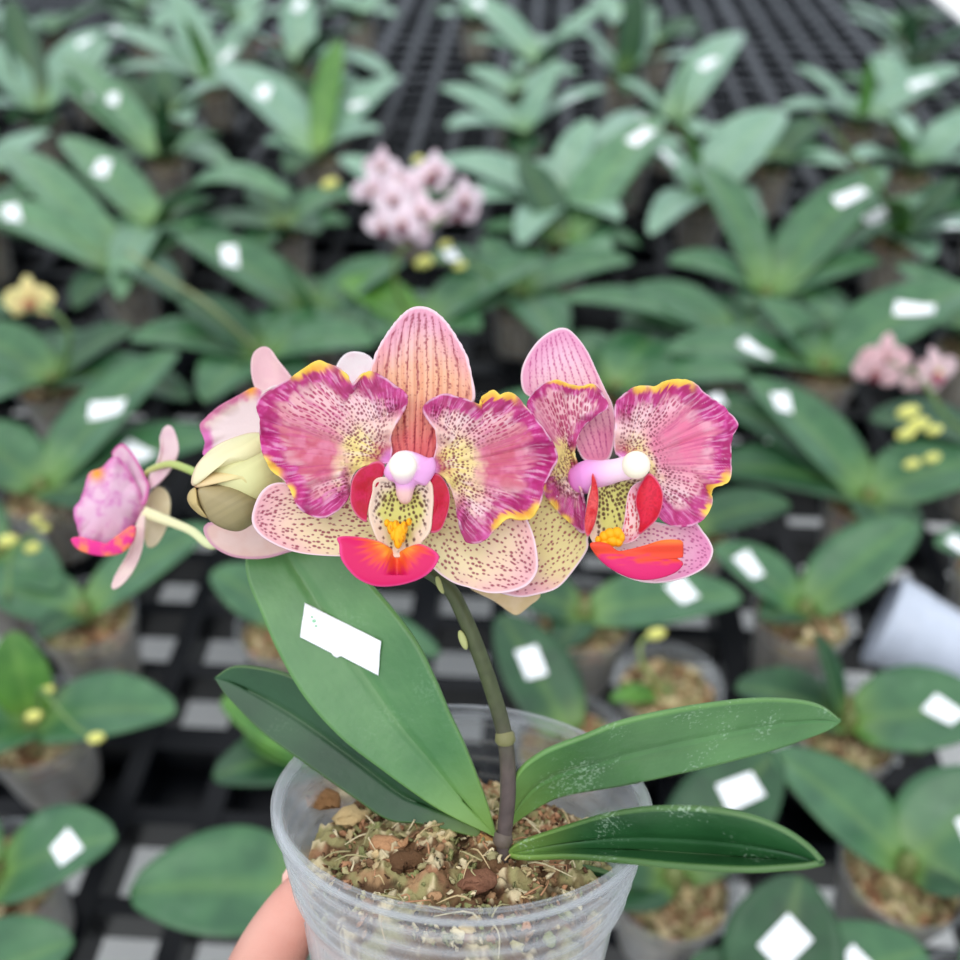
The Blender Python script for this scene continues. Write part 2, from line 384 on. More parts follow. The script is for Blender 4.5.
for a in np.arange(8)*math.pi/4+.25:
    zz = np.linspace(-.034, -.075, 8)
    P = [PT((wall_r(z)-.0016)*math.cos(a), (wall_r(z)-.0016)*math.sin(a), z) for z in zz]
    V, Fc = tube(P, [.0005]*2, 6, 10); b.add(V, Fc)
V, Fc, _ = b.out(); add('pot_seam', V, Fc, M['pot'], HELD, pot)
# potting moss and bark
def mossbits(fn, rad, zc, count, size, seed, dome=.006, n=72, rings=20, disp=1.1, cs=1.):
    r_ = np.random.default_rng(seed); b = Bag()
    pal = [C(206, 182, 138), C(166, 130, 96), C(134, 102, 76), C(178, 168, 124), C(150, 150, 104), C(222, 206, 168), C(104, 76, 58), C(186, 138, 104), C(140, 142, 94)]
    V = []; F_ = []; Cc = []
    for j in range(rings+1):
        rr = rad*j/rings; a = np.arange(n)*2*math.pi/n; x = rr*np.cos(a); y = rr*np.sin(a)
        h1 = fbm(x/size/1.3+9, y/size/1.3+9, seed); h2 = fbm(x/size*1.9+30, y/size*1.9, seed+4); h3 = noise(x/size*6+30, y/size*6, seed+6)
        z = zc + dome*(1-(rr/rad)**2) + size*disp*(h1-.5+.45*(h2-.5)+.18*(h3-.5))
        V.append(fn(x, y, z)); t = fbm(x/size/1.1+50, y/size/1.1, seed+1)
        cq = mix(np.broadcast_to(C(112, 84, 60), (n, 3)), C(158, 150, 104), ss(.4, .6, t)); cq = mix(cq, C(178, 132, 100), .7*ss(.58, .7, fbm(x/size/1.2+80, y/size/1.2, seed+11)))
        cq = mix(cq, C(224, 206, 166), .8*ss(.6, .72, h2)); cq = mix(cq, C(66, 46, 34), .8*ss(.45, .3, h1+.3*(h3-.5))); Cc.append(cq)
    for z in (zc-.012, zc-.03, -.083):
        a = np.arange(n)*2*math.pi/n; rr = rad*(1+(z-zc)*3.2)+.0006*noise(a*9, z*300, seed); V.append(fn(rr*np.cos(a), rr*np.sin(a), z)); Cc.append(mix(np.broadcast_to(C(138, 118, 92), (n, 3)), C(206, 190, 160), ss(.3, .7, noise(a*7, z*150, seed))))
    for j in range(rings+3):
        for i in range(n): F_.append((j*n+i, j*n+(i+1) % n, (j+1)*n+(i+1) % n, (j+1)*n+i))
    b.add(np.concatenate(V), F_, np.concatenate(Cc))
    for i in range(count):
        if i < count*.8:
            rr = rad*math.sqrt(r_.random())*.93; a = r_.random()*6.283; x, y = rr*math.cos(a), rr*math.sin(a)
            z = zc + dome*(1-(rr/rad)**2) + size*disp*(float(fbm(x/size/1.3+9, y/size/1.3+9, seed))-.5) + size*.05
        else:
            z = zc-.002 - r_.random()*.04; a = r_.random()*6.283; rr = (rad-.004)*(1+(z-zc)*3.2); x, y = rr*math.cos(a), rr*math.sin(a)
        c = fn(x, y, z); s = cs*size*(.25+.75*r_.random()**2)
        ax = r_.normal(size=(3, 3)); ax /= np.linalg.norm(ax, axis=1)[:, None]; ax *= np.array([[s], [s*.75], [s*.5]])*.62
        Ve, Fe = ellipsoid(c, ax, 9, 6); Ve = Ve + r_.normal(size=Ve.shape)*s*.09
        b.add(Ve, Fe, pal[r_.integers(len(pal))]*(.8+.5*r_.random()))
    for i in range(count//12):   # fibres
        rr = rad*math.sqrt(r_.random())*.8; a = r_.random()*6.283; x, y = rr*math.cos(a), rr*math.sin(a)
        z = zc + dome*(1-(rr/rad)**2)+size*.35
        dx, dy = r_.normal(size=2)*size*.8
        P = [fn(x, y, z), fn(x+dx*.5+size*.2*r_.normal(), y+dy*.5, z+size*.3*r_.random()), fn(x+dx, y+dy, z-size*.1)]
        Ve, Fe = tube(P, [size*.045, size*.02], 4, 6); b.add(Ve, Fe, pal[r_.choice([0, 3, 5, 7])])
    return b.out()
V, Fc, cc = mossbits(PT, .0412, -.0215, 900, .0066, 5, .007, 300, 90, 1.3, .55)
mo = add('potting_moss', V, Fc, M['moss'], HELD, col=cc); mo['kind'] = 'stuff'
# a few larger pale bark flakes
def flake(c, ax, seed, col):
    r_ = np.random.default_rng(seed); V, Fc = ellipsoid(np.array(c), ax, 14, 9)
    V = V + (np.stack([fbm((V[:, 0]-c[0])*700, (V[:, 1]-c[1])*700+(V[:, 2]-c[2])*500, seed+q) for q in range(3)], 1)-.5)*.0042
    return V, Fc, np.broadcast_to(col, (len(V), 3))
for i, (px, py, d, s, colr) in enumerate([(432, 838, .2505, .0058, C(220, 198, 150)), (388, 846, .2475, .005, C(186, 140, 102)), (408, 864, .2440, .005, C(104, 76, 54)), (476, 882, .2420, .0052, C(132, 92, 72)), (324, 800, .252, .005, C(150, 112, 76)), (350, 818, .2515, .005, C(190, 164, 118)), (488, 846, .246, .004, C(200, 150, 96)), (668, 770, .0, .0, None)]):
    if s == 0: continue
    ray = W(px, py, 1.)-CAM; pc = PT(0, 0, -.0165); d = float(np.dot(pc-CAM, AX)/np.dot(ray, AX)) - .001
    if px > 600: d = .262
    V, Fc, cc = flake(W(px, py, d), np.array([RT*s, UP*s*.55, FW*s*.8]), 40+i, colr)
    add('bark_chip', V, Fc, M['moss'], HELD, col=cc)
# ------------------------------------------------------------------ leaves given by their two edges
def edge_leaf(name, L_, R_, d0, d1, root, m, fold=.004, n=70, k=26, thick=.0013, arch=0, tintlen=.28, roll=0, label=None, parent=None, fp=0., rib=.10):
    A = spline(L_, n, False); B = spline(R_, n, False); t = np.linspace(0, 1, n); s = np.linspace(-1, 1, k)
    X = A[:, None, 0]*(1-s)/2 + B[:, None, 0]*(1+s)/2; Y = A[:, None, 1]*(1-s)/2 + B[:, None, 1]*(1+s)/2
    wd = np.linalg.norm(A-B, axis=1)/max(np.linalg.norm(A-B, axis=1).max(), 1)
    d = (d0*(1-t)+d1*t - arch*np.sin(math.pi*t))[:, None] + fold*wd[:, None]*(1-np.abs(np.where(s < fp, (fp-s)/(1+fp), (s-fp)/(1-fp)))**1.3)[None] + roll*wd[:, None]*s[None]
    d = d - .0008*np.exp(-(s/.06)**2)[None]*-1
    V = W(X, Y, d).reshape(-1, 3)
    Fc = [(i*k+j, i*k+j+1, (i+1)*k+j+1, (i+1)*k+j) for i in range(n-1) for j in range(k-1)]
    uv = np.stack([np.tile(s*.5+.5, n), np.repeat(t, k)], 1)
    tint = (.5*(1-ss(0, tintlen, uv[:, 1])) + rib*np.exp(-((uv[:, 0]-.5-fp/2)/.02)**2) + .15*ss(.97, 1, np.abs(uv[:, 0]*2-1)))
    o = add(name, V, Fc, m, root, parent, uv=uv, tint=np.clip(tint, 0, 1)); solid(o, thick, 0)
    if label: o['label'] = label
    def surf(px, py):   # distance of the leaf surface at a photo direction
        q = np.argmin(((X-px)**2+(Y-py)**2).ravel()); return d.ravel()[q]
    return o, surf
z5 = lambda p: Z((200, 540), 2.286, p)
z6 = lambda p: Z((440, 640), 2.286, p)
leafA, sA = edge_leaf('leaf', [(497, 838), (485, 832), (455, 818), (427, 802), (382, 770), (341, 738), (305, 698), (278, 652), (260, 610), (248, 580), (246, 555), (255, 535), (278, 522)],
                      [(497, 838), (488, 806), (478, 778), (463, 740), (450, 713), (437, 682), (419, 645), (397, 614), (375, 588), (350, 560), (325, 540), (300, 526), (278, 522)], .2590, .273, HELD, M['leaf_broad'], .003, arch=.008)
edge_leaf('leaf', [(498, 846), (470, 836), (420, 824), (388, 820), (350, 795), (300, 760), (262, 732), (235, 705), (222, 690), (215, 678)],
          [(498, 846), (480, 815), (440, 790), (400, 755), (360, 722), (325, 695), (290, 675), (255, 667), (232, 667), (215, 678)],   .2620, .274, HELD, M['leaf_dark'], .003, arch=.003, label='leaf coloured darker for the shade of the broad one')  # darker leaf colour stands in for shade from the broad leaf
edge_leaf('leaf', [(500, 835), (514, 780), (540, 754), (584, 736), (624, 721), (685, 708), (746, 700), (790, 700), (820, 706), (840, 720)],
          [(500, 835), (514, 822), (545, 802), (571, 793), (624, 784), (685, 771), (746, 756), (790, 743), (825, 730), (840, 720)], .2590, .268, HELD, M['leaf_held'], .0015, arch=.008, roll=.008, rib=.03, fp=.3)
edge_leaf('leaf', [(506, 852), (521, 842), (562, 828), (606, 815), (650, 808), (702, 808), (746, 815), (781, 828), (807, 845), (823, 862)],
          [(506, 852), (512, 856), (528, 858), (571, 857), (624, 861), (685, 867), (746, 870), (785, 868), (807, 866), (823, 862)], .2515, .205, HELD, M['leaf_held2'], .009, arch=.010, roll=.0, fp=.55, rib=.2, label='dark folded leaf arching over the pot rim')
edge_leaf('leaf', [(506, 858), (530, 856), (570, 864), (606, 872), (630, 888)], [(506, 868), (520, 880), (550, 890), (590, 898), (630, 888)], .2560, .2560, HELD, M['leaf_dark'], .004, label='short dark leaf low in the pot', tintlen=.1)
# sticker on the broad leaf, lying on its surface
def leaf_sticker(corners, surf, root, parent, nx=26, ny=10, notch=True):
    c = [np.array(p, float) for p in corners]; V = []; keep = []
    us = np.linspace(0, 1, nx); vs = np.linspace(0, 1, ny)
    for v in vs:
        for u in us:
            e = .5*(noise(u*14, v*3, 61)-.5)
            vv = v + (.05 if (v == 1 and .42 < u < .5) else 0) - (.05 if (v == 1 and u > .5) else 0)
            p = (c[0]*(1-u)+c[1]*u)*(1-vv) + (c[3]*(1-u)+c[2]*u)*vv
            V.append((p[0]+e, p[1]+e))
    V = np.array(V); dd = np.array([surf(x, y) for x, y in V]); 
    A = np.c_[V, np.ones(len(V)), V[:, 0]**2, V[:, 1]**2, V[:, 0]*V[:, 1]]; co = np.linalg.lstsq(A, dd, rcond=None)[0]; dd = A@co - .0014
    Fc = [(j*nx+i, j*nx+i+1, (j+1)*nx+i+1, (j+1)*nx+i) for j in range(ny-1) for i in range(nx-1)]
    o = add('sticker', W(V[:, 0], V[:, 1], dd), Fc, M['paper'], root, parent); solid(o, .0002); o['label'] = 'white paper sticker'
    return co
co = leaf_sticker([(305, 603), (381, 641), (378, 677), (300, 637)], sA, HELD, leafA)
b = Bag()
for (x, y, s) in ((314, 621, 1.0), (316, 626, .7), (312, 617, .6)):
    A = np.array([x, y, 1, x*x, y*y, x*y])@co - .0017
    V, Fc = ellipsoid(W(x, y, A), np.array([RT*.0006*s, UP*.0005*s, FW*.0001]), 8, 5); b.add(V, Fc)
V, Fc, _ = b.out(); add('sticker_print', V, Fc, M['inkgreen'], HELD, leafA)
# ------------------------------------------------------------------ flower stem
def stemcol(V, base, tip, nodes, seed=1):
    t = np.linspace(0, 1, len(V)); return mix(np.broadcast_to(base, (len(V), 3)), tip, t)
sp = [W(503, 885, .2520), W(504, 840, .2515), (W(508, 790, .2515)), W(505, 738, .2520), W(492, 690, .2525), W(476, 645, .2535), W(462, 612, .2545), W(450, 590, .2555), W(430, 573, .2570), W(400, 560, .262), W(350, 545, .267), W(290, 530, .2725), W(235, 505, .279), W(205, 478, .285)]
V, Fc = tube([np.array(p) for p in sp], [.0017, .0020, .0021, .0021, .0021, .0021, .0020, .0018, .0018, .0017, .0015, .0013, .0011, .001], 20, 160)
V = np.array(V); tt = np.clip(np.arange(len(V))/len(V), 0, 1)
cc = mix(np.broadcast_to(C(82, 70, 66), (len(V), 3)), C(66, 74, 44), ss(.15, .32, tt)); cc = mix(cc, C(150, 180, 110), ss(.6, .9, tt))
cc = cc*(.8+.4*noise(V[:, 0]*900, V[:, 2]*900, 4))[:, None]
stem = add('flower_stem', V, Fc, M['stem'], HELD, col=cc)
def ring(px, py, d, r, h, axis, name, colr, lab=None):
    c = np.array(W(px, py, d)); ax = axis/np.linalg.norm(axis); u = np.cross(ax, FW); u /= np.linalg.norm(u); v = np.cross(ax, u); V = []
    prof_ = [(r*.8, -h), (r, -h*.6), (r*1.04, 0), (r*1.12, h*.5), (r*.9, h)]; n = 20
    for rr, z in prof_:
        for i in range(n): a = 2*math.pi*i/n; V.append(c + rr*(math.cos(a)*u+math.sin(a)*v) + ax*(z+.0004*math.sin(a)*(z > 0)))
    Fc = [(j*n+i, j*n+(i+1) % n, (j+1)*n+(i+1) % n, (j+1)*n+i) for j in range(4) for i in range(n)]
    o = add(name, V, Fc, M['stem'], HELD, stem, col=np.broadcast_to(colr, (len(V), 3))); return o
ring(505, 737, .2520, .0025, .0016, np.array(sp[2])-np.array(sp[3]), 'stem_node', C(118, 116, 76))
ring(503, 838, .2515, .0024, .0016, np.array(sp[1])-np.array(sp[2]), 'stem_node', C(96, 84, 74))
for (px, py, d, s) in ((463, 640, .2525, 1.0), (440, 585, .2545, .9)):   # papery bracts
    V, Fc = ellipsoid(np.array(W(px, py, d)), np.array([RT*.0011*s, FW*.0008*s, UP*.0026*s+RT*-.0008]), 12, 8)
    add('bract', V, Fc, M['stem'], HELD, stem, col=np.broadcast_to(C(168, 172, 112), (len(V), 3)))
# ------------------------------------------------------------------ flower one (facing us)
z1 = lambda p: Z((240, 290), 3.692, p); z2 = lambda p: Z((400, 360), 3.692, p); z3 = lambda p: Z((500, 310), 3.097, p); z4 = lambda p: Z((60, 330), 3.554, p)
def connector(P, r, root, name='flower', col1=C(160, 180, 120), col2=C(200, 190, 150), label=None):
    V, Fc = tube([np.array(p) for p in P], r, 14, 30); t = np.arange(len(V))/len(V)
    o = add(name, V, Fc, M['stem'], root, col=mix(np.broadcast_to(col1, (len(V), 3)), col2, t))
    if label: o['label'] = label
    return o
f1 = connector([W(412, 562, .2600), W(405, 530, .2560), W(402, 500, .2480), W(402, 478, .2425)], [.0010, .0012, .0014, .0022], HELD, label='large open flower facing the camera, peach back sepal')
f2 = connector([W(440, 578, .2575), W(500, 560, .262), W(560, 520, .259), W(575, 490, .2535)], [.0010, .0012, .0014, .0022], HELD, label='second open flower turned to the side, magenta petals')
c1, c2, c3 = C(226, 118, 106), C(242, 182, 140), C(236, 160, 186)
sheet('dorsal_sepal', z1([(545,650),(535,560),(540,440),(500,400),(478,330),(495,250),(530,180),(580,110),(625,70),(665,60),(710,72),(760,115),(810,190),(840,250),(858,330),(862,410),(800,450),(755,520),(730,640),(655,680)]), HELD, f1, .2425,
      sepal_col((414, 458), (420, 306), 52, 10, (C(230, 112, 116), C(250, 200, 164), C(250, 206, 214)), 11, step=3.4, rad=.8, el=1.9, pk=.4, line=.95, dens=.9, fine=1, dotc=C(150, 20, 58)), M['petal'], cup=.003, slope=(0, -.00002), seed=2, relief=lambda X, Y, E, PH: .0007*np.cos((X-420)*.33)*(1-E)+.0002*np.sin((X-420)*1.0))
lc = (C(240, 228, 172), C(246, 230, 186), C(248, 212, 200))
sheet('lateral_sepal', [(388, 520), (360, 490), (325, 488), (295, 484), (275, 483), (262, 491), (254, 507), (252, 522), (260, 535), (278, 546), (300, 553), (330, 556), (360, 556), (392, 556), (410, 540)], HELD, f1, .2430,
      sepal_col((408, 520), (253, 516), 38, 13, lc, 21, step=4.4, rad=1.05, el=1.8, pk=.35), M['petal'], cup=.002, seed=4, slope=(.000015, 0), relief=lambda X, Y, E, PH: .0006*np.cos((Y-518)*.12))
sheet('lateral_sepal', [(424, 500), (418, 545), (430, 565), (450, 581), (470, 588), (490, 593), (510, 592), (526, 586), (535, 576), (538, 565), (536, 545), (531, 528), (522, 512), (500, 492), (455, 486)], HELD, f1, .2435,
      sepal_col((418, 505), (539, 580), 48, 15, lc, 31, step=4.4, rad=1.1, el=1.5, pk=.3), M['petal'], cup=.002, seed=6, relief=lambda X, Y, E, PH: .0006*np.cos(((X-420)*.55-(Y-505)*.83)*.13))
pl1 = z1([(545,640),(562,600),(558,545),(572,500),(598,455),(618,410),(602,372),(565,345),(520,315),(485,300),(450,312),(418,345),(395,312),(362,285),(322,268),(285,258),(240,288),(190,322),(125,362),(78,392),(60,430),(74,480),(72,540),(80,600),(100,640),(118,668),(165,706),(195,760),(215,805),(255,830),(295,842),(335,832),(380,796),(404,755),(412,700),(440,660),(495,640)])
sheet('petal', pl1, HELD, f1, .2385, petal_col((393, 463), (262, 455), 1.15, [(317, 361, 20), (300, 368, 16), (350, 372, 12), (366, 373, 10), (270, 471, 17), (290, 492, 10), (262, 462, 8)], 101), M['petal'],
      n=420, rings=110, frill=.9, seed=12, amp=.0011, k=9, cup=.0016, center=(325, 440), relief=petal_rel((393, 463), -.0030, 40))
pr1 = z2([(95,405),(118,370),(132,320),(130,260),(98,212),(84,180),(105,150),(160,126),(220,138),(262,150),(294,162),(300,138),(322,122),(345,112),(368,130),(385,122),(420,125),(460,165),(500,215),(540,265),(572,320),(580,370),(555,420),(532,470),(522,520),(505,560),(480,588),(440,590),(400,585),(365,612),(330,650),(290,676),(245,670),(222,620),(210,560),(196,500),(165,440),(125,415)])
sheet('petal', pr1, HELD, f1, .2375, petal_col((425, 468), (556, 462), 1.15, [(492, 393, 20), (507, 397, 14), (481, 401, 8), (515, 520, 19), (534, 512, 14), (500, 522, 14), (530, 402, 8)], 131), M['petal'],
      n=420, rings=110, frill=.9, seed=14, amp=.0013, k=8, cup=.0016, center=(487, 455), relief=petal_rel((425, 468), -.0030, 44))
# lip of flower one
def lip_throat(base, seed):
    def f(X, Y, E, PH):
        d = np.hypot(X-base[0], Y-base[1]); a = np.arctan2(Y-base[1], X-base[0])
        col = mix(np.broadcast_to(C(226, 222, 132), X.shape+(3,)), C(248, 226, 206), ss(.55, .85, E+.2*(noise(X/9, Y/9, seed)-.5)))
        return mix(col, C(86, 28, 34), .9*dots(a+7, d, 9, 5.0, 1.5, seed, 1.3, .8)*(1-ss(.82, .95, E)))
    return f
throat = sheet('lip', z1([(500,700),(560,690),(640,690),(700,705),(712,760),(708,830),(700,890),(670,930),(640,975),(560,985),(520,945),(490,880),(475,820),(488,750)]), HELD, f1, .2375, lip_throat((402, 470), 51), M['petal'], n=140, rings=40, cup=.0035, slope=(0, -.00003), label='cream speckled lip with orange and magenta front lobe')
def crim(c1_, c2_, seed, ang=None):
    def f(X, Y, E, PH):
        col = mix(np.broadcast_to(c1_, X.shape+(3,)), c2_, ss(.25, .75, fbm(X/8, Y/8, seed)))
        col = mix(col, C(160, 10, 40), .35*ss(.55, .7, noise(X/1.6, Y/1.6, seed+1)))
        return mix(col, C(246, 150, 190), .5*ss(.9, .99, E))
    return f
pillow('lip_lobe', z1([(535,650),(515,632),(480,640),(440,662),(415,700),(407,750),(410,795),(432,835),(465,857),(470,825),(480,780),(500,735),(528,690)]), HELD, f1, .2350, .0011, crim(C(176, 8, 40), C(190, 16, 70), 71), M['waxy'], slope=(.00003, -.00003), relief=lambda X, Y, E, PH: .0012*(1-E), label='crimson curled side lobe')
pillow('lip_lobe', z1([(702,700),(715,676),(738,682),(762,715),(774,755),(772,800),(758,850),(738,888),(706,897),(700,870),(710,835),(712,790),(706,740)]), HELD, f1, .2350, .0011, crim(C(178, 8, 38), C(192, 16, 64), 75), M['waxy'], slope=(-.00003, -.00003), relief=lambda X, Y, E, PH: .0012*(1-E), label='crimson curled side lobe')
def midlobe(cx, cy, ty, seed, rx=50., ry=48.):
    def f(X, Y, E, PH):
        q = np.hypot((X-cx)/rx, (Y-ty)/ry)
        st = noise(np.arctan2(Y-ty, X-cx)*14, q*3, seed)
        col = mix(np.broadcast_to(C(252, 166, 50), X.shape+(3,)), C(232, 80, 44), ss(.12, .5, q+.2*(st-.5)))
        col = mix(col, C(208, 20, 92), ss(.42, .8, q+.3*(st-.5)))
        return mix(col, C(240, 90, 160), .6*ss(.9, 1, E))
    return f
pillow('lip_front_lobe', [(339, 545), (337, 538), (345, 536), (360, 537), (378, 541), (388, 546), (398, 552), (408, 547), (420, 544), (432, 549), (439, 556), (436, 565), (428, 574), (415, 581), (395, 586), (375, 586), (358, 579), (346, 567), (340, 556)], HELD, f1, .2310, .0016, midlobe(396, 560, 542, 81, 54, 40), M['waxy'], n=160, rings=40, slope=(0, -.00007), relief=lambda X, Y, E, PH: .0035*np.exp(-((X-397)/7.)**2)*(Y < 575)+.0045*(1-E)*-0+.0020*np.abs((X-390)/50.)**2*-1, label='orange front lobe blushing to magenta')
b = Bag(); cc = []
for (x, y, rx, ry, dd) in ((391, 528, 4, 7, .2322), (404, 528, 4, 7, .2322), (398, 537, 5, 12, .2315), (387, 523, 3, 4, .2326), (409, 522, 3, 4, .2326), (396, 526, 4, 6, .2322), (400, 531, 5, 7, .2318), (394, 534, 4, 7, .2320), (402, 536, 4, 7, .2320)):
    V, Fc = ellipsoid(np.array(W(x, y, dd)), np.array([RT*rx*.00024, FW*.0018, UP*ry*.00024]), 16, 10)
    b.add(V, Fc, C(248, 178, 24))
V, Fc, cc = b.out(); cc = mix(cc, C(190, 90, 20), .7*ss(.62, .75, noise(V[:, 0]*1900, V[:, 2]*1900, 3))); add('lip_callus', V, Fc, M['waxy'], HELD, f1, col=cc)
def colm(cx, cy, rr, seed):
    def f(X, Y, E, PH): return mix(mix(np.broadcast_to(C(254, 246, 244), X.shape+(3,)), C(232, 168, 220), ss(.6, 1.1, np.hypot(X-cx, Y-cy)/rr+.2*(noise(X/4, Y/4, seed)-.5))), C(240, 196, 190), ss(484, 494, Y))
    return f
cb = pillow('column', z1([(536,655),(532,682),(548,702),(572,715),(578,760),(600,790),(630,780),(650,722),(685,722),(706,700),(724,660),(716,620),(692,618),(655,602),(610,592),(570,605)]), HELD, f1, .2355, .0034, colm(403, 463, 17, 1), M['waxy'], center=(406, 474), label='violet column')
V, Fc = ellipsoid(np.array(W(403, 466, .2318)), np.array([RT*.0034, FW*.0036, UP*.0034]), 28, 18)
V = V - UP*.0016*ss(.2, 1, (W(403, 466, .2318)[2]-V[:, 2])/.004)[:, None]
add('anther_cap', V, Fc, M['waxy'], HELD, f1, col=mix(np.broadcast_to(C(255, 252, 236), (len(V), 3)), C(236, 190, 226), ss(.0, .004, W(403, 468, .23)[2]-V[:, 2])))
# ------------------------------------------------------------------ flower two (turned to our left)
sheet('dorsal_sepal', z3([(100,272),(72,250),(65,200),(80,150),(118,95),(165,62),(205,57),(240,85),(272,130),(300,190),(328,250),(348,292),(358,350),(352,420),(330,470),(270,470),(240,430),(200,330),(150,290)]), HELD, f2, .2535,
      sepal_col((598, 460), (556, 328), 42, 11, (C(240, 150, 184), C(250, 208, 214), C(248, 204, 224)), 211, dotc=C(190, 50, 130), step=3.6, rad=.72, el=1.9, pk=.5, line=.6, fine=1), M['petal'], cup=.001, seed=22, slope=(0, -.00002))
sheet('lateral_sepal', [(590, 525), (560, 497), (535, 495), (500, 520), (480, 560), (482, 585), (500, 593), (519, 597), (535, 595), (557, 588), (573, 571), (587, 550), (588, 538)], HELD, f2, .2500,
      sepal_col((585, 510), (505, 596), 42, 13, (C(232, 220, 150), C(238, 224, 164), C(246, 204, 200)), 221, step=4.3, rad=1.0, el=1.5, pk=.35), M['petal'], cup=.002, seed=24)
sheet('lateral_sepal', z3([(330,690),(400,640),(470,655),(540,668),(598,655),(632,690),(652,720),(660,750),(642,790),(600,818),(540,838),(470,845),(400,830),(340,790)]), HELD, f2, .2480,
      sepal_col((602, 525), (712, 556), 30, 11, (C(246, 222, 214), C(246, 210, 214), C(238, 170, 204)), 231, dotc=C(190, 90, 140), step=4.6, rad=1.0, el=1.5, pk=.4), M['petal'], cup=.002, seed=26)
pl2 = z3([(238,480),(232,430),(252,372),(290,335),(335,300),(318,262),(292,230),(255,236),(220,231),(192,222),(170,217),(130,230),(98,262),(84,292),(90,350),(100,430),(115,500),(130,555),(152,592),(180,625),(210,652),(258,692),(272,660),(262,600),(248,540)])
sheet('petal', pl2, HELD, f2, .2475, petal_col((578, 470), (528, 440), 1.6, [(560, 385, 15), (578, 386, 12), (590, 386, 8), (548, 486, 8), (554, 505, 9), (566, 520, 8)], 301, inner=C(214, 112, 150), mg=.66, cream=.6), M['petal'],
      n=340, rings=90, frill=.7, seed=32, amp=.0010, k=8, cup=.0012, slope=(-.00003, 0), center=(556, 415), relief=petal_rel((578, 470), -.0026, 50))
pr2 = z3([(360,445),(352,410),(357,360),(354,310),(362,280),(385,258),(420,238),(455,236),(482,236),(510,222),(540,214),(580,216),(610,232),(640,262),(685,292),(712,318),(737,355),(718,395),(716,450),(714,520),(690,542),(668,548),(655,565),(655,605),(630,648),(590,670),(540,672),(505,655),(480,625),(470,590),(475,540),(455,490),(400,470)])
sheet('petal', pr2, HELD, f2, .2435, petal_col((620, 465), (735, 425), 1.35, [(660, 385, 16), (683, 383, 15), (672, 380, 14), (722, 482, 15), (712, 490, 12), (707, 510, 9), (640, 388, 9)], 331, inner=C(232, 122, 160), mg=.66, cream=.3), M['petal'],
      n=400, rings=100, frill=.9, seed=34, amp=.0013, k=8, cup=.0016, slope=(.00002, 0), center=(670, 448), relief=petal_rel((620, 465), -.0030, 54))
throat2 = sheet('lip', z3([(285,540),(340,500),(425,495),(455,540),(420,640),(390,700),(360,740),(310,740),(280,700),(270,620)]), HELD, f2, .2450, lip_throat((600, 470), 251), M['petal'], n=140, rings=40, cup=.003, label='speckled lip with orange front lobe')
pillow('lip_lobe', z3([(440,530),(462,505),(488,528),(504,565),(503,605),(488,645),(462,672),(430,695),(432,650),(420,600),(425,560)]), HELD, f2, .2395, .0012, crim(C(200, 12, 40), C(214, 30, 62), 91), M['waxy'], slope=(-.00003, 0), label='crimson side lobe of the lip')
sheet('lip_wing', z3([(400,560),(440,530),(450,580),(445,650),(432,698),(400,722),(375,715),(385,650)]), HELD, f2, .2415, sepal_col((620, 480), (628, 545), 16, 9, (C(240, 170, 190), C(248, 214, 214), C(250, 224, 214)), 261, dotc=C(200, 20, 60), step=4, rad=1.0, el=1.8), M['petal'], n=90, rings=30)
pillow('lip_lobe', z3([(284,512),(290,508),(302,545),(305,600),(296,655),(276,700),(264,690),(262,650),(272,590),(282,550)]), HELD, f2, .2405, .0010, crim(C(206, 40, 44), C(222, 84, 84), 95), M['waxy'], label='crimson side lobe of the lip')
pillow('lip_front_lobe', z3([(278,728),(300,718),(335,724),(365,745),(395,742),(450,728),(505,712),(560,713),(568,735),(566,765),(548,768),(568,786),(540,815),(480,834),(420,834),(360,812),(310,775)]), HELD, f2, .2350, .0014,
       lambda X, Y, E, PH: mix(mix(np.broadcast_to(C(232, 74, 48), X.shape+(3,)), C(252, 140, 48), ss(.3, .7, (592-X)/30.+.0*Y)+.7*ss(.35, .9, (552-Y)/14.)*(X > 620)), C(214, 34, 104), ss(.35, .8, (Y-546-(X-610)*.06)/20.+.6*(noise(X/9, Y/2.5, 3)-.5))), M['waxy'], n=150, rings=36, center=(624, 562), slope=(0, -.00006), relief=lambda X, Y, E, PH: -.0016*ss(554, 544, Y), label='orange and pink front lobe')
b = Bag()
for (x, y, rx, ry, dd) in ((604, 537, 5, 6, .2380), (610, 534, 6, 6, .2378), (617, 533, 6, 6, .2376), (621, 537, 4, 6, .2376), (612, 541, 7, 6, .2376), (604, 543, 5, 5, .238), (598, 540, 3, 4, .238), (618, 542, 5, 5, .2376)):
    V, Fc = ellipsoid(np.array(W(x, y, dd)), np.array([RT*rx*.00025, FW*.0018, UP*ry*.00025]), 16, 10); b.add(V, Fc, C(252, 176, 24))
V, Fc, cc = b.out(); add('lip_callus', V, Fc, M['waxy'], HELD, f2, col=cc)
cp = [np.array(W(x, y, d)) for x, y, d in ((566, 484, .2505), (580, 479, .2480), (596, 475, .2450), (614, 471, .2425), (630, 467, .2400))]
V, Fc = tube(cp, [.0012, .0040, .0044, .0034, .0030, .0030], 22, 40); t = np.arange(len(V))/len(V)
o = add('column', V, Fc, M['waxy'], HELD, f2, col=mix(mix(np.broadcast_to(C(230, 90, 180), (len(V), 3)), C(234, 150, 218), ss(0, .4, t)), C(252, 222, 240), ss(.35, .9, t))); o['label'] = 'violet column pointing at the next petal'
V, Fc = ellipsoid(np.array(W(636, 465, .2375)), np.array([RT*.0035, FW*.0040, UP*.0035]), 28, 18)
add('anther_cap', V, Fc, M['waxy'], HELD, f2, col=mix(np.broadcast_to(C(255, 250, 226), (len(V), 3)), C(240, 190, 226), ss(.001, .004, W(636, 465, .2375)[2]-V[:, 2])))
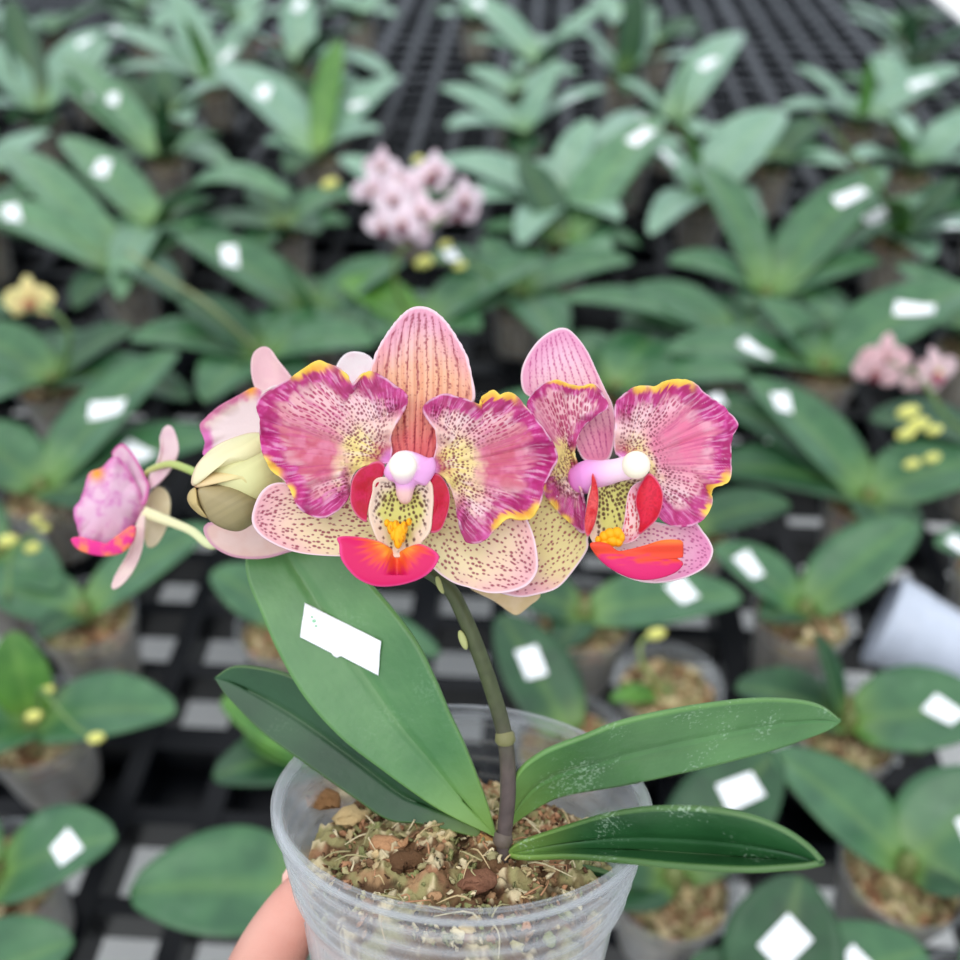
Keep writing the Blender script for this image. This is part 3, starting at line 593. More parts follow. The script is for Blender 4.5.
# ------------------------------------------------------------------ big bud at the left of flower one
bd = connector([W(300, 540, .2715), W(300, 510, .264), W(290, 492, .258), W(275, 485, .254)], [.0009, .0010, .0012, .0022], HELD, 'flower_bud', C(160, 178, 110), C(200, 196, 130), label='fat cream and olive bud about to open')
def budcol(c1_, c2_, dirx, seed, edge=C(214, 150, 130)):
    def f(X, Y, E, PH):
        t = ((X-190)*dirx[0]+(Y-400)*dirx[1])
        col = mix(np.broadcast_to(c1_, X.shape+(3,)), c2_, ss(0, 1, t))
        v = noise(((Y-470)*.8+(X-230)*.45)/3.2, X/60, seed); col = mix(col, col*.9, ss(.45, .85, v))
        return mix(col, edge, .55*ss(.93, .99, E))
    return f
pillow('bud_body', z4([(520,500),(560,440),(640,395),(720,370),(790,400),(800,480),(780,570),(700,640),(620,640),(540,580)]), HELD, bd, .2510, .0085, budcol(C(214, 208, 160), C(204, 204, 140), (.01, .0), 60), M['stem'], back=1.0)
pillow('bud_sepal', z4([(466,545),(470,515),(490,472),(540,420),(600,388),(680,364),(740,372),(765,400),(750,440),(700,470),(640,480),(585,492),(540,505),(500,540),(478,556)]), HELD, bd, .2485, .0066, budcol(C(226, 216, 176), C(212, 208, 150), (.01, 0), 61, C(206, 160, 140)), M['stem'])
pillow('bud_sepal', z4([(478,552),(500,520),(540,502),(600,492),(680,470),(750,440),(785,470),(780,540),(740,590),(700,602),(640,560),(580,548),(530,550),(490,562)]), HELD, bd, .2480, .0060, budcol(C(224, 196, 150), C(198, 200, 126), (.01, 0), 62), M['stem'], relief=lambda X, Y, E, PH: .0006+0*X)
pillow('bud_sepal', z4([(486,575),(500,558),(545,548),(600,548),(650,562),(695,592),(712,620),(700,670),(670,700),(630,716),(580,706),(535,680),(505,640),(490,605)]), HELD, bd, .2475, .0068, budcol(C(170, 152, 112), C(132, 122, 82), (.01, .002), 63, C(120, 96, 60)), M['stem'], label='olive brown bud sepal')
pillow('bud_sepal', z4([(452,592),(462,570),(482,560),(490,590),(505,635),(525,668),(500,660),(470,635),(455,612)]), HELD, bd, .2480, .0040, budcol(C(184, 162, 108), C(160, 146, 90), (.01, 0), 64, C(120, 96, 60)), M['stem'], label='olive brown bud sepal')
# ------------------------------------------------------------------ flower behind the bud, seen from its back
f3 = connector([W(330, 535, .270), W(310, 500, .272), (W(295, 460, .270)), W(290, 440, .268)], [.001, .0011, .0013, .002], HELD, label='pale flower behind the bud, facing away')
pinkb = C(236, 204, 208)
sheet('dorsal_sepal', z4([(700,215),(684,170),(680,120),(690,80),(718,60),(745,68),(775,110),(815,160),(850,220),(800,260),(730,250)]), HELD, f3, .2710, flat_col(C(238, 200, 206), C(244, 214, 212), 20), M['petal'], n=90, rings=24, cup=.003, slope=(0, -.0001))
sheet('petal', z4([(510,445),(515,400),(498,350),(505,325),(560,275),(620,240),(665,215),(690,204),(720,215),(780,200),(840,260),(840,380),(740,440),(640,460),(560,470)]), HELD, f3, .2660,
      lambda X, Y, E, PH: mix(mix(mix(np.broadcast_to(C(240, 222, 222), X.shape+(3,)), C(222, 120, 190), ss(.7, .95, E+.3*(fbm(X/8, Y/8, 5)-.5))*(X < 262)), C(196, 160, 60), .25*ss(420, 400, Y+.8*(X-230))), C(250, 180, 70), np.exp(-(((X-251)**2+(Y-389)**2)/60.))), M['petal'], n=160, rings=40, cup=.003, amp=.0008, seed=41, slope=(-.0001, 0))
sheet('petal', [(336, 372), (340, 360), (348, 353), (357, 352), (367, 355), (374, 363), (378, 380), (370, 400), (340, 400)], HELD, f3, .2640, flat_col(C(255, 248, 250), C(252, 236, 242), 10), M['petal'], n=80, rings=20, cup=.002)
sheet('lateral_sepal', z4([(512,720),(520,690),(580,680),(680,680),(760,700),(840,740),(860,770),(800,792),(740,808),(670,812),(600,800),(540,765)]), HELD, f3, .2640, flat_col(C(240, 206, 196), C(244, 216, 208), 16, edge=C(224, 170, 190)), M['petal'], n=100, rings=26, cup=.002, slope=(-.00004, 0))
# ------------------------------------------------------------------ flower at far left, in profile
PD = .305
f4 = connector([W(235, 505, .279), W(215, 545, .288), W(190, 530, .297), W(160, 518, PD), W(143, 512, PD)], [.001, .0012, .0013, .0014, .002], HELD, label='pink flower in profile at the end of the spray', col1=C(190, 206, 150), col2=C(232, 224, 180))
connector([W(205, 478, .285), W(190, 470, .292), W(170, 464, .300), W(150, 470, .306), W(142, 480, .308)], [.0013, .0012, .0012, .001, .0008], HELD, 'spray_tip', C(150, 178, 90), C(190, 190, 120))
sheet('dorsal_sepal', z4([(310,560),(318,520),(345,470),(358,420),(358,370),(378,340),(400,350),(418,400),(418,440),(395,490),(365,530),(330,560)]), HELD, f4, PD, flat_col(C(232, 196, 206), C(240, 214, 216), 16), M['petal'], n=80, rings=20, cup=.0015, slope=(-.00015, 0))
sheet('lateral_sepal', z4([(300,650),(300,700),(290,780),(262,850),(225,900),(190,922),(185,900),(205,860),(240,800),(262,740),(275,680),(290,648)]), HELD, f4, PD-.003, flat_col(C(236, 208, 206), C(244, 222, 214), 16), M['petal'], n=80, rings=20, cup=.001, slope=(-.0001, -.0001))
sheet('lateral_sepal', z4([(310,600),(340,560),(370,565),(390,600),(388,660),(370,720),(340,765),(310,770),(298,720),(300,650)]), HELD, f4, PD+.006, flat_col(C(222, 208, 170), C(232, 220, 190), 16), M['petal'], n=80, rings=20, cup=.001)
pk4 = lambda s: (lambda X, Y, E, PH: mix(mix(mix(np.broadcast_to(C(238, 200, 220), X.shape+(3,)), C(220, 130, 196), ss(.4, .8, fbm(X/9, Y/9, s))*.75), C(216, 84, 176), .7*ss(.8, 1, E+.2*(fbm(X/5, Y/5, s+1)-.5))), C(252, 168, 50), np.exp(-(((X-97)**2+(Y-474)**2)/50.))))
sheet('petal', z4([(300,620),(270,600),(240,540),(210,480),(185,440),(215,405),(240,420),(270,460),(300,520),(315,560)]), HELD, f4, PD+.004, flat_col(C(230, 170, 208), C(240, 206, 220), 14, edge=C(222, 120, 180)), M['petal'], n=100, rings=26, cup=.002, slope=(-.0002, 0))
sheet('petal', z4([(300,640),(260,690),(200,745),(130,765),(80,755),(62,700),(50,640),(70,610),(85,570),(105,510),(150,490),(195,450),(230,480),(260,530),(290,590)]), HELD, f4, PD-.006, pk4(71), M['petal'], n=200, rings=50, cup=-.004, amp=.0009, k=4, seed=51, frill=.6, slope=(.0001, 0))
pillow('lip', z4([(38,745),(60,735),(90,740),(140,765),(200,750),(245,700),(270,700),(262,750),(225,790),(170,804),(110,798),(60,778)]), HELD, f4, PD-.010, .0016, lambda X, Y, E, PH: mix(np.broadcast_to(C(228, 50, 140), X.shape+(3,)), C(248, 130, 90), ss(.35, .7, fbm(X/9, Y/9, 8))), M['waxy'], n=90, rings=20)
# beige sepal tip peeping out below flower two
sheet('bud_tip', [(470, 588), (500, 592), (535, 592), (540, 597), (528, 607), (517, 615), (508, 611), (494, 601)], HELD, stem, .2640, flat_col(C(232, 206, 158), C(240, 216, 178), 12), M['petal'], n=60, rings=16)

# ================================================================== hand
HND = [ # joints: photo x, y, distance, radius (m), parent
 (-40, 1560, .30, .030, -1), (60, 1400, .29, .027, 0), (130, 1290, .285, .026, 1),         # forearm, wrist
 (190, 1200, .282, .026, 2), (235, 1120, .280, .023, 3),                                   # palm
 (235, 1040, .281, .0125, 4), (258, 975, .279, .0115, 5), (287, 925, .276, .0105, 6), (306, 896, .274, .0085, 7), (314, 884, .273, .006, 8),  # thumb along the pot wall
]
def build_hand():
    root = empty('hand', W(190., 1200., .282)); tag(root, 'bare hand gripping the clear pot from below left, thumb up its side', 'hand')
    J = list(HND)
    def chain(parent, pts):
        p = parent
        for (x, y, d, r) in pts: J.append((x, y, d, r, p)); p = len(J)-1
    # index, middle, ring, little finger wrap round the front of the pot below the picture edge
    chain(4, [(268, 1085, .262, .0105), (318, 1040, .240, .0092), (390, 1052, .2255, .0086), (448, 1066, .2235, .0078), (470, 1068, .224, .006)])
    chain(4, [(275, 1140, .258, .0108), (330, 1130, .240, .0094), (400, 1142, .2265, .0088), (468, 1154, .2250, .008), (490, 1156, .226, .006)])
    chain(3, [(275, 1205, .262, .0105), (335, 1215, .246, .0090), (400, 1222, .2355, .0084), (460, 1228, .2350, .0076), (480, 1228, .236, .006)])
    chain(3, [(268, 1262, .268, .0095), (325, 1285, .256, .0080), (380, 1292, .248, .0074), (428, 1294, .247, .0066), (444, 1293, .248, .005)])
    V = np.array([W(float(a), float(b_), float(c)) for a, b_, c, r, p in J]) - np.array(root.location)
    me = bpy.data.meshes.new('hand_skin'); me.from_pydata([tuple(v) for v in V], [(j[4], i) for i, j in enumerate(J) if j[4] >= 0], [])
    o = link('hand_skin', me, root); o.modifiers.new('Skin', 'SKIN')
    for i, j in enumerate(J):
        sv = me.skin_vertices[0].data[i]; sv.radius = (j[3], j[3]); sv.use_root = (i == 3)
    s = o.modifiers.new('Sub', 'SUBSURF'); s.levels = 2; s.render_levels = 2
    dg = bpy.context.evaluated_depsgraph_get(); ev = o.evaluated_get(dg); m2 = bpy.data.meshes.new_from_object(ev)
    co_ = np.zeros(len(m2.vertices)*3); m2.vertices.foreach_get('co', co_); co_ = co_.reshape(-1, 3)
    while m2.color_attributes: m2.color_attributes.remove(m2.color_attributes[0])
    t = fbm(co_[:, 0]*70+5, co_[:, 2]*70+co_[:, 1]*40, 3)
    tipd = np.linalg.norm(co_ + np.array(root.location) - W(312., 884., .273), axis=1)
    col = mix(np.broadcast_to(C(208, 152, 136), (len(co_), 3)), C(218, 166, 150), ss(.35, .65, t)); col = mix(col, C(222, 148, 132), .4*(1-ss(.008, .03, tipd)))
    set_col(m2, col); m2.materials.clear(); m2.materials.append(M['skin']); m2.polygons.foreach_set('use_smooth', [True]*len(m2.polygons))
    o.modifiers.clear(); o.data = m2
    nl, Fc = ellipsoid(np.array(W(300., 884., .2815)), np.array([RT*.0045+UP*.0022, UP*.0052-RT*.003, FW*.0012]), 14, 8)
    add('thumb_nail', nl, Fc, mat('nail', C(240, 190, 176), .3, .5), root)
    return o
build_hand()

# ================================================================== the bench and floor
TH = R(-3.6); RZ = np.array([[math.cos(TH), -math.sin(TH), 0], [math.sin(TH), math.cos(TH), 0], [0, 0, 1]])
edge = G(934, 0) @ RZ    # in bench coordinates
XR = edge[0]; XL = -2.1; Y0 = -.12; Y1 = 4.5; PITCHG = .076
b = Bag(); nx = int((XR-XL)/PITCHG)
for i in range(nx+1):
    x = XR - i*PITCHG; w = .009 if i % 4 else .013
    b.box(x-w/1.0, x+w/1.0, Y0, Y1, BENCH-.040, BENCH-.001, RZ)
ny = int((Y1-Y0)/PITCHG)
for i in range(ny+1):
    y = Y0 + i*PITCHG; w = .0075 if i % 4 else .012
    b.box(XL, XR+.006, y-w, y+w, BENCH-.042, BENCH-.003, RZ)
bench = empty('nursery_bench', (0, 1.6, 0)); tag(bench, 'long black plastic mesh bench carrying the potted orchids', 'bench')
V, Fc, _ = b.out(); o = add('mesh_top', V, Fc, M['grid'], bench, smooth=False)
b = Bag()
for y in np.arange(Y0+.1, Y1, .48): b.box(XL, XR, y-.018, y+.018, BENCH-.085, BENCH-.044, RZ)
for x in (XL+.02, XR-.02): b.box(x-.018, x+.018, Y0, Y1, BENCH-.11, BENCH-.044, RZ)
V, Fc, _ = b.out(); add('support_rail', V, Fc, M['grid'], bench, smooth=False)
for (x, y) in ((XR-.05, .35), (XR-.05, 1.9), (XR-.05, 3.6), (XL+.05, .35), (XL+.05, 1.9), (XL+.05, 3.6)):
    b = Bag(); b.box(x-.02, x+.02, y-.02, y+.02, 0, BENCH-.08, RZ); V, Fc, _ = b.out(); add('leg', V, Fc, M['grid'], bench, smooth=False)
fl = link('floor', mesh('floor', [(-9, -5, 0), (9, -5, 0), (9, 13, 0), (-9, 13, 0)], [(0, 1, 2, 3)], M['floor'])); fl['kind'] = 'structure'; fl['label'] = 'grey concrete floor'

# ================================================================== the other orchids
POT_H = .085
def up_fn(x, y, z):
    x, y, z = np.broadcast_arrays(np.asarray(x, float), np.asarray(y, float), np.asarray(z, float)); return np.stack([x, y, z+POT_H], -1)
pr = [(.0425, -.001), (.044, 0), (.0452, -.0008), (.0452, -.0028), (.0435, -.0035)] + [(.0435+z*.13+.0005*math.cos(i*2.1), z) for i, z in enumerate(np.linspace(-.006, -.022, 7))] + [(.0425+z*.13, z) for z in (-.03, -.05, -.07, -.083)] + [(.028, -.0845), (.006, -.0845)]
V, Fc = lathe(pr, 40, up_fn); POTME = mesh('pot', V, Fc, M['pot_back'])
MOSS = []
for s in range(4):
    V, Fc, cc = mossbits(up_fn, .0395, -.016, 220, .008, 70+s, .005); MOSS.append(mesh('potting_moss', V, Fc, M['moss'], col=cc))
def blade(base, tip, w, arch, fold=.25, n=22, k=9, twist=0):
    base = np.array(base); tip = np.array(tip); L = np.linalg.norm(tip-base); mid = (base+tip)/2 + np.array([0, 0, arch*L])
    t = np.linspace(0, 1, n)[:, None]; P = (1-t)**2*base + 2*t*(1-t)*mid + t*t*tip
    T = np.gradient(P, axis=0); T /= np.linalg.norm(T, axis=1)[:, None]
    S = np.cross(T, [0, 0, 1.0]); S /= np.maximum(np.linalg.norm(S, axis=1)[:, None], 1e-6); N = np.cross(S, T)
    if twist: S, N = S*math.cos(twist)+N*math.sin(twist), N*math.cos(twist)-S*math.sin(twist)
    tt = t[:, 0]; hw = w/2*np.clip(.20*(1-tt)**2 + np.sin(math.pi*np.clip(tt*.93+.035, 0, 1)**.85)**.72*np.where(tt > .97, .45, 1), 0, None); hw[-1] = w*.03
    s = np.linspace(-1, 1, k)
    V = P[:, None]+S[:, None]*(hw[:, None]*s)[..., None] + N[:, None]*(fold*hw[:, None]*(np.abs(s)**1.4))[..., None]
    return V, S, N
def bez_leaf(root, base, tip, w, arch, m, twist=0, st=None, young=0, stw=.013, stl=.026):
    n, k = 22, 9
    V, S, N = blade(base, tip, w, arch, twist=twist)
    Fc = [(i*k+j, i*k+j+1, (i+1)*k+j+1, (i+1)*k+j) for i in range(n-1) for j in range(k-1)]
    uv = np.stack([np.tile(np.linspace(0, 1, k), n), np.repeat(np.linspace(0, 1, n), k)], 1)
    tint = .32*(1-ss(0, .25, uv[:, 1])) + .12*np.exp(-((uv[:, 0]-.5)/.03)**2)
    o = add('leaf', V.reshape(-1, 3), Fc, m, root, uv=uv, tint=tint); solid(o, .0014)
    if st is not None:   # white sticker lying on the blade
        ft, fs, ang, sz = st
        far_ = np.linalg.norm(base-CAM) > 1.05; sz = sz*(1.4 if far_ else .95); asp = .5 if far_ else .72
        Lc = np.r_[0, np.cumsum(np.linalg.norm(np.diff(V[:, k//2], axis=0), axis=1))]; l0 = ft*Lc[-1]; q = []
        hwv = np.linalg.norm(V[:, -1]-V[:, 0], axis=1)/2; ii = np.arange(n)
        for u in np.linspace(-1, 1, 7):
            for v in np.linspace(-1, 1, 5):
                x = u*sz*math.cos(ang) - v*sz*asp*math.sin(ang); y = u*sz*math.sin(ang) + v*sz*asp*math.cos(ang)
                ti = float(np.interp(l0+x, Lc, ii)); h_ = float(np.interp(ti, ii, hwv)); si = np.clip((fs + y/max(h_, 1e-4)), -.98, .98)*.5*(k-1)+(k-1)/2
                a0, b0 = int(min(ti, n-2)), int(min(si, k-2)); fa, fb = ti-a0, si-b0
                q.append((V[a0, b0]*(1-fb)+V[a0, b0+1]*fb)*(1-fa)+(V[a0+1, b0]*(1-fb)+V[a0+1, b0+1]*fb)*fa + N[a0]*.0014)
        F2 = [(a_*5+b_, a_*5+b_+1, a_*5+b_+6, a_*5+b_+5) for a_ in range(6) for b_ in range(4)]
        so = add('sticker', np.array(q), F2, M['paper'], root, o, smooth=False); solid(so, .0003); so['label'] = 'white paper sticker'
    return o
def bloom(root, parent, c, size, face, up, pal, seed):
    "small five-petalled orchid flower as one mesh"
    r_ = np.random.default_rng(seed); face = np.array(face, float); face /= np.linalg.norm(face); up = np.array(up, float); up -= face*np.dot(up, face); up /= np.linalg.norm(up); rt = np.cross(up, face)
    b = Bag()
    for (ang, w, l, kind) in ((90, .30, .5, 0), (210, .28, .48, 0), (330, .28, .48, 0), (175, .5, .5, 1), (5, .5, .5, 1)):
        a = R(ang + r_.normal()*6); dv = math.cos(a)*rt + math.sin(a)*up; sv = np.cross(face, dv); n = 9; V = []; Cc = []
        for i in range(n):
            t = i/(n-1); hw = size*w*.5*math.sin(math.pi*min(.06+t*.94, .97))**.6
            for s in (-1, -.5, 0, .5, 1):
                V.append(c + dv*size*l*t + sv*hw*s + face*(size*.12*(t**2)*(-1 if kind == 0 else .5) + size*.05*abs(s)) )
                e = max(abs(s), t); Cc.append(mix(pal[0], pal[1], np.array(ss(.0, .55, e*.8+.3*r_.random()-.1))) )
        b.add(V, [(i*5+j, i*5+j+1, i*5+j+6, i*5+j+5) for i in range(n-1) for j in range(4)], np.array(Cc))
    V, Fc = ellipsoid(c+face*size*.1-up*size*.1, np.array([rt*size*.1, face*size*.14, up*size*.13]), 10, 7); b.add(V, Fc, pal[2])
    V, Fc = ellipsoid(c+face*size*.12+up*size*.03, np.array([rt*size*.05, face*size*.06, up*size*.05]), 8, 6); b.add(V, Fc, pal[3])
    V, Fc, cc = b.out(); o = add('flower', V, Fc, M['petal'], root, parent, col=cc); solid(o, .0006); return o
GRP = 'potted orchids standing on the black mesh bench'
plants = []
def plant(label, cx, cy, leaves, hc=.098, spike=None, mt='leaf', pot=True, seed=None):
    i = len(plants); seed = i if seed is None else seed; r_ = np.random.default_rng(seed+300)
    c = G(cx, cy, hc); root = empty('potted_orchid', (c[0], c[1], BENCH)); tag(root, label, 'orchid', GRP); plants.append((root, cx, cy))
    p = link('pot', POTME, root); p.rotation_euler.z = r_.random()*6
    q = link('potting_moss', MOSS[i % 4], root); q.rotation_euler.z = r_.random()*6; q['kind'] = 'stuff'
    for lf in leaves:
        tx, ty, th, w = lf[:4]; opt = lf[4] if len(lf) > 4 else {}
        tip = G(tx, ty, th); base = np.array([c[0], c[1], BENCH+hc-.012]); dv = tip-base; dv[2] = 0; base = base + dv/np.linalg.norm(dv)*.006
        if cy < 500: w = w*1.18
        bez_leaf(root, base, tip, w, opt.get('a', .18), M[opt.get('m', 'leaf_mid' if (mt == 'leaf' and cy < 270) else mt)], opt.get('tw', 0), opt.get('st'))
    if cy < 430 and not any(l[2] < .0 for l in leaves):
        ex = [math.atan2(*(G(l[0], l[1], l[2])-c)[[1, 0]]) for l in leaves]
        for q_ in range(2):
            best = max(r_.uniform(-math.pi, math.pi, 12), key=lambda a_: min(abs((a_-b_+math.pi) % (2*math.pi)-math.pi) for b_ in ex)); ex.append(best)
            ln = r_.uniform(.085, .125); base = np.array([c[0], c[1], BENCH+hc-.014]); dv = np.array([math.cos(best), math.sin(best), 0])
            bez_leaf(root, base+dv*.006, base+dv*ln+np.array([0, 0, r_.uniform(-.005, .03)]), r_.uniform(.052, .066), r_.uniform(.15, .28), M[mt if r_.random() < .5 else 'leaf_dark'])
    V, Fc = ellipsoid(np.array([c[0], c[1], BENCH+hc-.018]), np.array([[.008, 0, 0], [0, .008, 0], [0, 0, .018]]), 12, 8)
    add('stem_base', V, Fc, M['stem'], root, col=np.broadcast_to(C(110, 120, 70), (len(V), 3)))
    if spike:
        st = None
        if spike.get('path'):
            pts = [np.array([c[0]+.006, c[1], BENCH+hc-.02])]+[G(x, y, h) for x, y, h in spike['path']]
            V, Fc = tube(pts, [.0032, .0026, .002] if cy < 500 else [.002, .0016, .0013], 8, 24); st = add('flower_stem', V, Fc, M['stem'], root, col=np.broadcast_to(spike.get('col', C(100, 128, 74)), (len(V), 3)))
        for k, (x, y, h, sz, face, pal) in enumerate(spike.get('fl', [])):
            bloom(root, st if st is not None else root, G(x, y, h), sz, face, (0, .2, 1), pal, seed*10+k)
        for (x, y, h, sz) in spike.get('buds', []):
            g = G(x, y, h); V, Fc = ellipsoid(g, np.array([[sz*1.3, 0, sz*.5], [0, sz*.75, 0], [-sz*.3, 0, sz*.75]]), 12, 8)
            add('bud', V, Fc, M['stem'], root, st, col=np.broadcast_to(C(218, 216, 120), (len(V), 3)))
    return root
def S(ft, ang=.3, sz=.012, fs=0): return {'st': (ft, fs, ang, sz)}
Y_ = 'leaf_young'; DK = 'leaf_dark'; FR = 'leaf_far'
# --- near left
plant('orchid at left edge with one broad rounded leaf beside tiny yellow buds', 28, 712, [(176, 712, .115, .062, {'a': .12}), (12, 632, .15, .042, {'m': Y_}), (-60, 690, .11, .055), (-30, 760, .11, .05)],
      spike={'path': [(40, 690, .14), (70, 722, .15), (96, 740, .15)], 'buds': [(96, 738, .15, .005), (34, 716, .14, .005), (48, 690, .14, .004)]})
plant('orchid in the lower left corner with a sticker on its rounded leaf', -12, 868, [(116, 838, .12, .062, {**S(.62, .9, .012), 'a': .12}), (-90, 800, .12, .05), (-80, 900, .1, .05)])
plant('small orchid cut by the bottom left corner, one leaf tip in view', -75, 1005, [(74, 942, .12, .06), (-120, 960, .1, .05)])
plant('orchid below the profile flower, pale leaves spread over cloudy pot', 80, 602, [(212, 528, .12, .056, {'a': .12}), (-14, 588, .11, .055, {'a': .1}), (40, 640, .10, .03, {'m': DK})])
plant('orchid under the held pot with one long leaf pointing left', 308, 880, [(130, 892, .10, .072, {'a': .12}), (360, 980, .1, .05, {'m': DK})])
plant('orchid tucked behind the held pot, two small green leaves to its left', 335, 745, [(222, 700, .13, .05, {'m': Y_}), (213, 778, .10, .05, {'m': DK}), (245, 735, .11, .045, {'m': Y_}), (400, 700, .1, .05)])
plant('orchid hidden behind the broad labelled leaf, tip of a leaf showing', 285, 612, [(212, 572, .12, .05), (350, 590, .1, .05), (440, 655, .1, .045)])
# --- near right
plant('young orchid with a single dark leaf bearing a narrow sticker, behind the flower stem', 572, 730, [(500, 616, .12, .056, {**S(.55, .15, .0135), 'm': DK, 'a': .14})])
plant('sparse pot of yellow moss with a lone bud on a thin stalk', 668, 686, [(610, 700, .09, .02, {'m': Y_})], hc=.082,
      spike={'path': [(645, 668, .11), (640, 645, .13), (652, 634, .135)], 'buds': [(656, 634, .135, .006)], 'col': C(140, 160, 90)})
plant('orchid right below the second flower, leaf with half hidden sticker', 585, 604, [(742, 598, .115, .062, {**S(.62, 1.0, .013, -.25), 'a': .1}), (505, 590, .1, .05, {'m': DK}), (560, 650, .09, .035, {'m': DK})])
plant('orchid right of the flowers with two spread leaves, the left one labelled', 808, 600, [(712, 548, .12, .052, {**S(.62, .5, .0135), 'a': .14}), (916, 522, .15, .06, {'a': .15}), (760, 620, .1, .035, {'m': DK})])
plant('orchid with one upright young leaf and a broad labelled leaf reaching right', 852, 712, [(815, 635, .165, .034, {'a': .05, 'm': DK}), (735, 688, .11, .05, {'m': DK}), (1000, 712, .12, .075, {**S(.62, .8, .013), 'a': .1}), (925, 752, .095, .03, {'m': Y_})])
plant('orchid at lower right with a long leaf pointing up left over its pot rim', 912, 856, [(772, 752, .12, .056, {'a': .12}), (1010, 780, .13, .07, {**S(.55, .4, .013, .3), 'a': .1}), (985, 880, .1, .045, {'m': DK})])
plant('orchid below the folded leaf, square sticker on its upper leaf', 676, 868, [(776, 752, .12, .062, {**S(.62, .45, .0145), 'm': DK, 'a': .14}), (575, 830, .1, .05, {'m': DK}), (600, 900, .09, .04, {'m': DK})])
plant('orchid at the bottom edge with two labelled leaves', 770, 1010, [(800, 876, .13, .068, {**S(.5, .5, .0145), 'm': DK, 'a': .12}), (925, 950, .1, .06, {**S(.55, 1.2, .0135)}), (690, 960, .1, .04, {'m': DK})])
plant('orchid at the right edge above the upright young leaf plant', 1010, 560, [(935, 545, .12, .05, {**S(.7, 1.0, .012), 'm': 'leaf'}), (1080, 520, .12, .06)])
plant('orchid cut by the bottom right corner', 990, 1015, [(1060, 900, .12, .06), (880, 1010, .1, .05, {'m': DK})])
# --- middle band, left
cream = (C(214, 150, 110), C(236, 226, 160), C(190, 120, 90), C(240, 220, 150)); cream2 = (C(220, 160, 140), C(238, 216, 200), C(200, 120, 90), C(240, 210, 140))
plant('orchid at left with long narrow leaf rising right and a diamond sticker', 38, 478, [(178, 352, .16, .062, {**S(.5, .9, .0145), 'a': .12}), (222, 436, .11, .066, {**S(.52, .9, .0145), 'a': .08}), (-40, 430, .13, .06), (150, 520, .1, .05, {'m': DK})])
plant('orchid with a cream yellow flower on a stem at the left edge', 50, 372, [(-40, 330, .13, .06), (135, 330, .13, .055, {'m': DK}), (190, 400, .12, .06, {'m': DK}), (-30, 410, .13, .06)],
      spike={'path': [(70, 340, .17), (60, 318, .20), (42, 304, .21)], 'fl': [(30, 300, .21, .052, (.2, -1, .6), cream)]})
plant('orchid with broad dark leaves left of the back sepal', 262, 348, [(130, 340, .13, .062), (205, 402, .11, .062), (375, 345, .12, .066), (300, 415, .1, .055, {'m': DK}), (180, 300, .15, .055, {'m': DK})],
      spike={'path': [(215, 310, .17), (170, 280, .19), (128, 252, .2)], 'col': C(128, 138, 96)})
plant('buds on a short green stalk at the left edge below the yellow flower', -8, 545, [(60, 590, .1, .05), (-60, 500, .12, .06)],
      spike={'path': [(8, 600, .12), (10, 560, .14), (20, 542, .15), (40, 530, .15)], 'buds': [(8, 541, .15, .007), (32, 548, .14, .006), (36, 520, .155, .004), (44, 528, .15, .004)]})
plant('orchid with a bright sticker on the leaf dropping right, upper left', 314, 308, [(178, 236, .16, .066, {**S(.62, .9, .0145), 'a': .14}), (404, 262, .13, .062), (280, 262, .17, .05)])
plant('orchid at far left under a pair of labelled arching leaves', 122, 262, [(-30, 205, .16, .07, {**S(.72, .9, .0145), 'a': .14}), (-8, 150, .16, .055, {'a': .2}), (230, 225, .12, .05), (180, 300, .14, .05, {'m': DK})])
plant('orchid with one leaf arching high to the right', 155, 218, [(290, 200, .16, .062, {**S(.28, 1.2, .0145), 'a': .42}), (62, 138, .16, .06, {**S(.55, .8, .0145), 'a': .1}), (240, 270, .12, .06, {'m': DK}), (120, 300, .12, .05)])
plant('orchid with dark green new leaf at its heart, upper left', 162, 150, [(55, 74, .16, .062, {**S(.62, .6, .014), 'a': .1}), (60, 55, .18, .05, {**S(.45, .6, .012), 'a': .1}), (165, 92, .2, .03, {'m': DK}), (205, 135, .2, .035, {'m': DK}), (230, 170, .13, .05)])
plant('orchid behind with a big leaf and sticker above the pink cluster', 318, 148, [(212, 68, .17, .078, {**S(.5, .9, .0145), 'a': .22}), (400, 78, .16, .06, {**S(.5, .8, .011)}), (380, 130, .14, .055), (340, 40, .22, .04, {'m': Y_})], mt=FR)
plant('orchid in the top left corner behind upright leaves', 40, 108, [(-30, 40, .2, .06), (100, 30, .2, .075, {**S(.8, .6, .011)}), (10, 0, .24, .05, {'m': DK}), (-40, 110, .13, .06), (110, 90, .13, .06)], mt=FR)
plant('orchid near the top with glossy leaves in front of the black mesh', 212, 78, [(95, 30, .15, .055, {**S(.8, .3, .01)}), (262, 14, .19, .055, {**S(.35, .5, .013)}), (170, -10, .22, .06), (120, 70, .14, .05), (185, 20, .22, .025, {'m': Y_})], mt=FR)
plant('orchid at the top edge beside a small orange leaf', 300, 62, [(300, -12, .2, .06, {**S(.7, .5, .0125)}), (230, 28, .18, .05), (362, 30, .2, .055, {'m': DK}), (392, 78, .15, .05)], mt=FR)
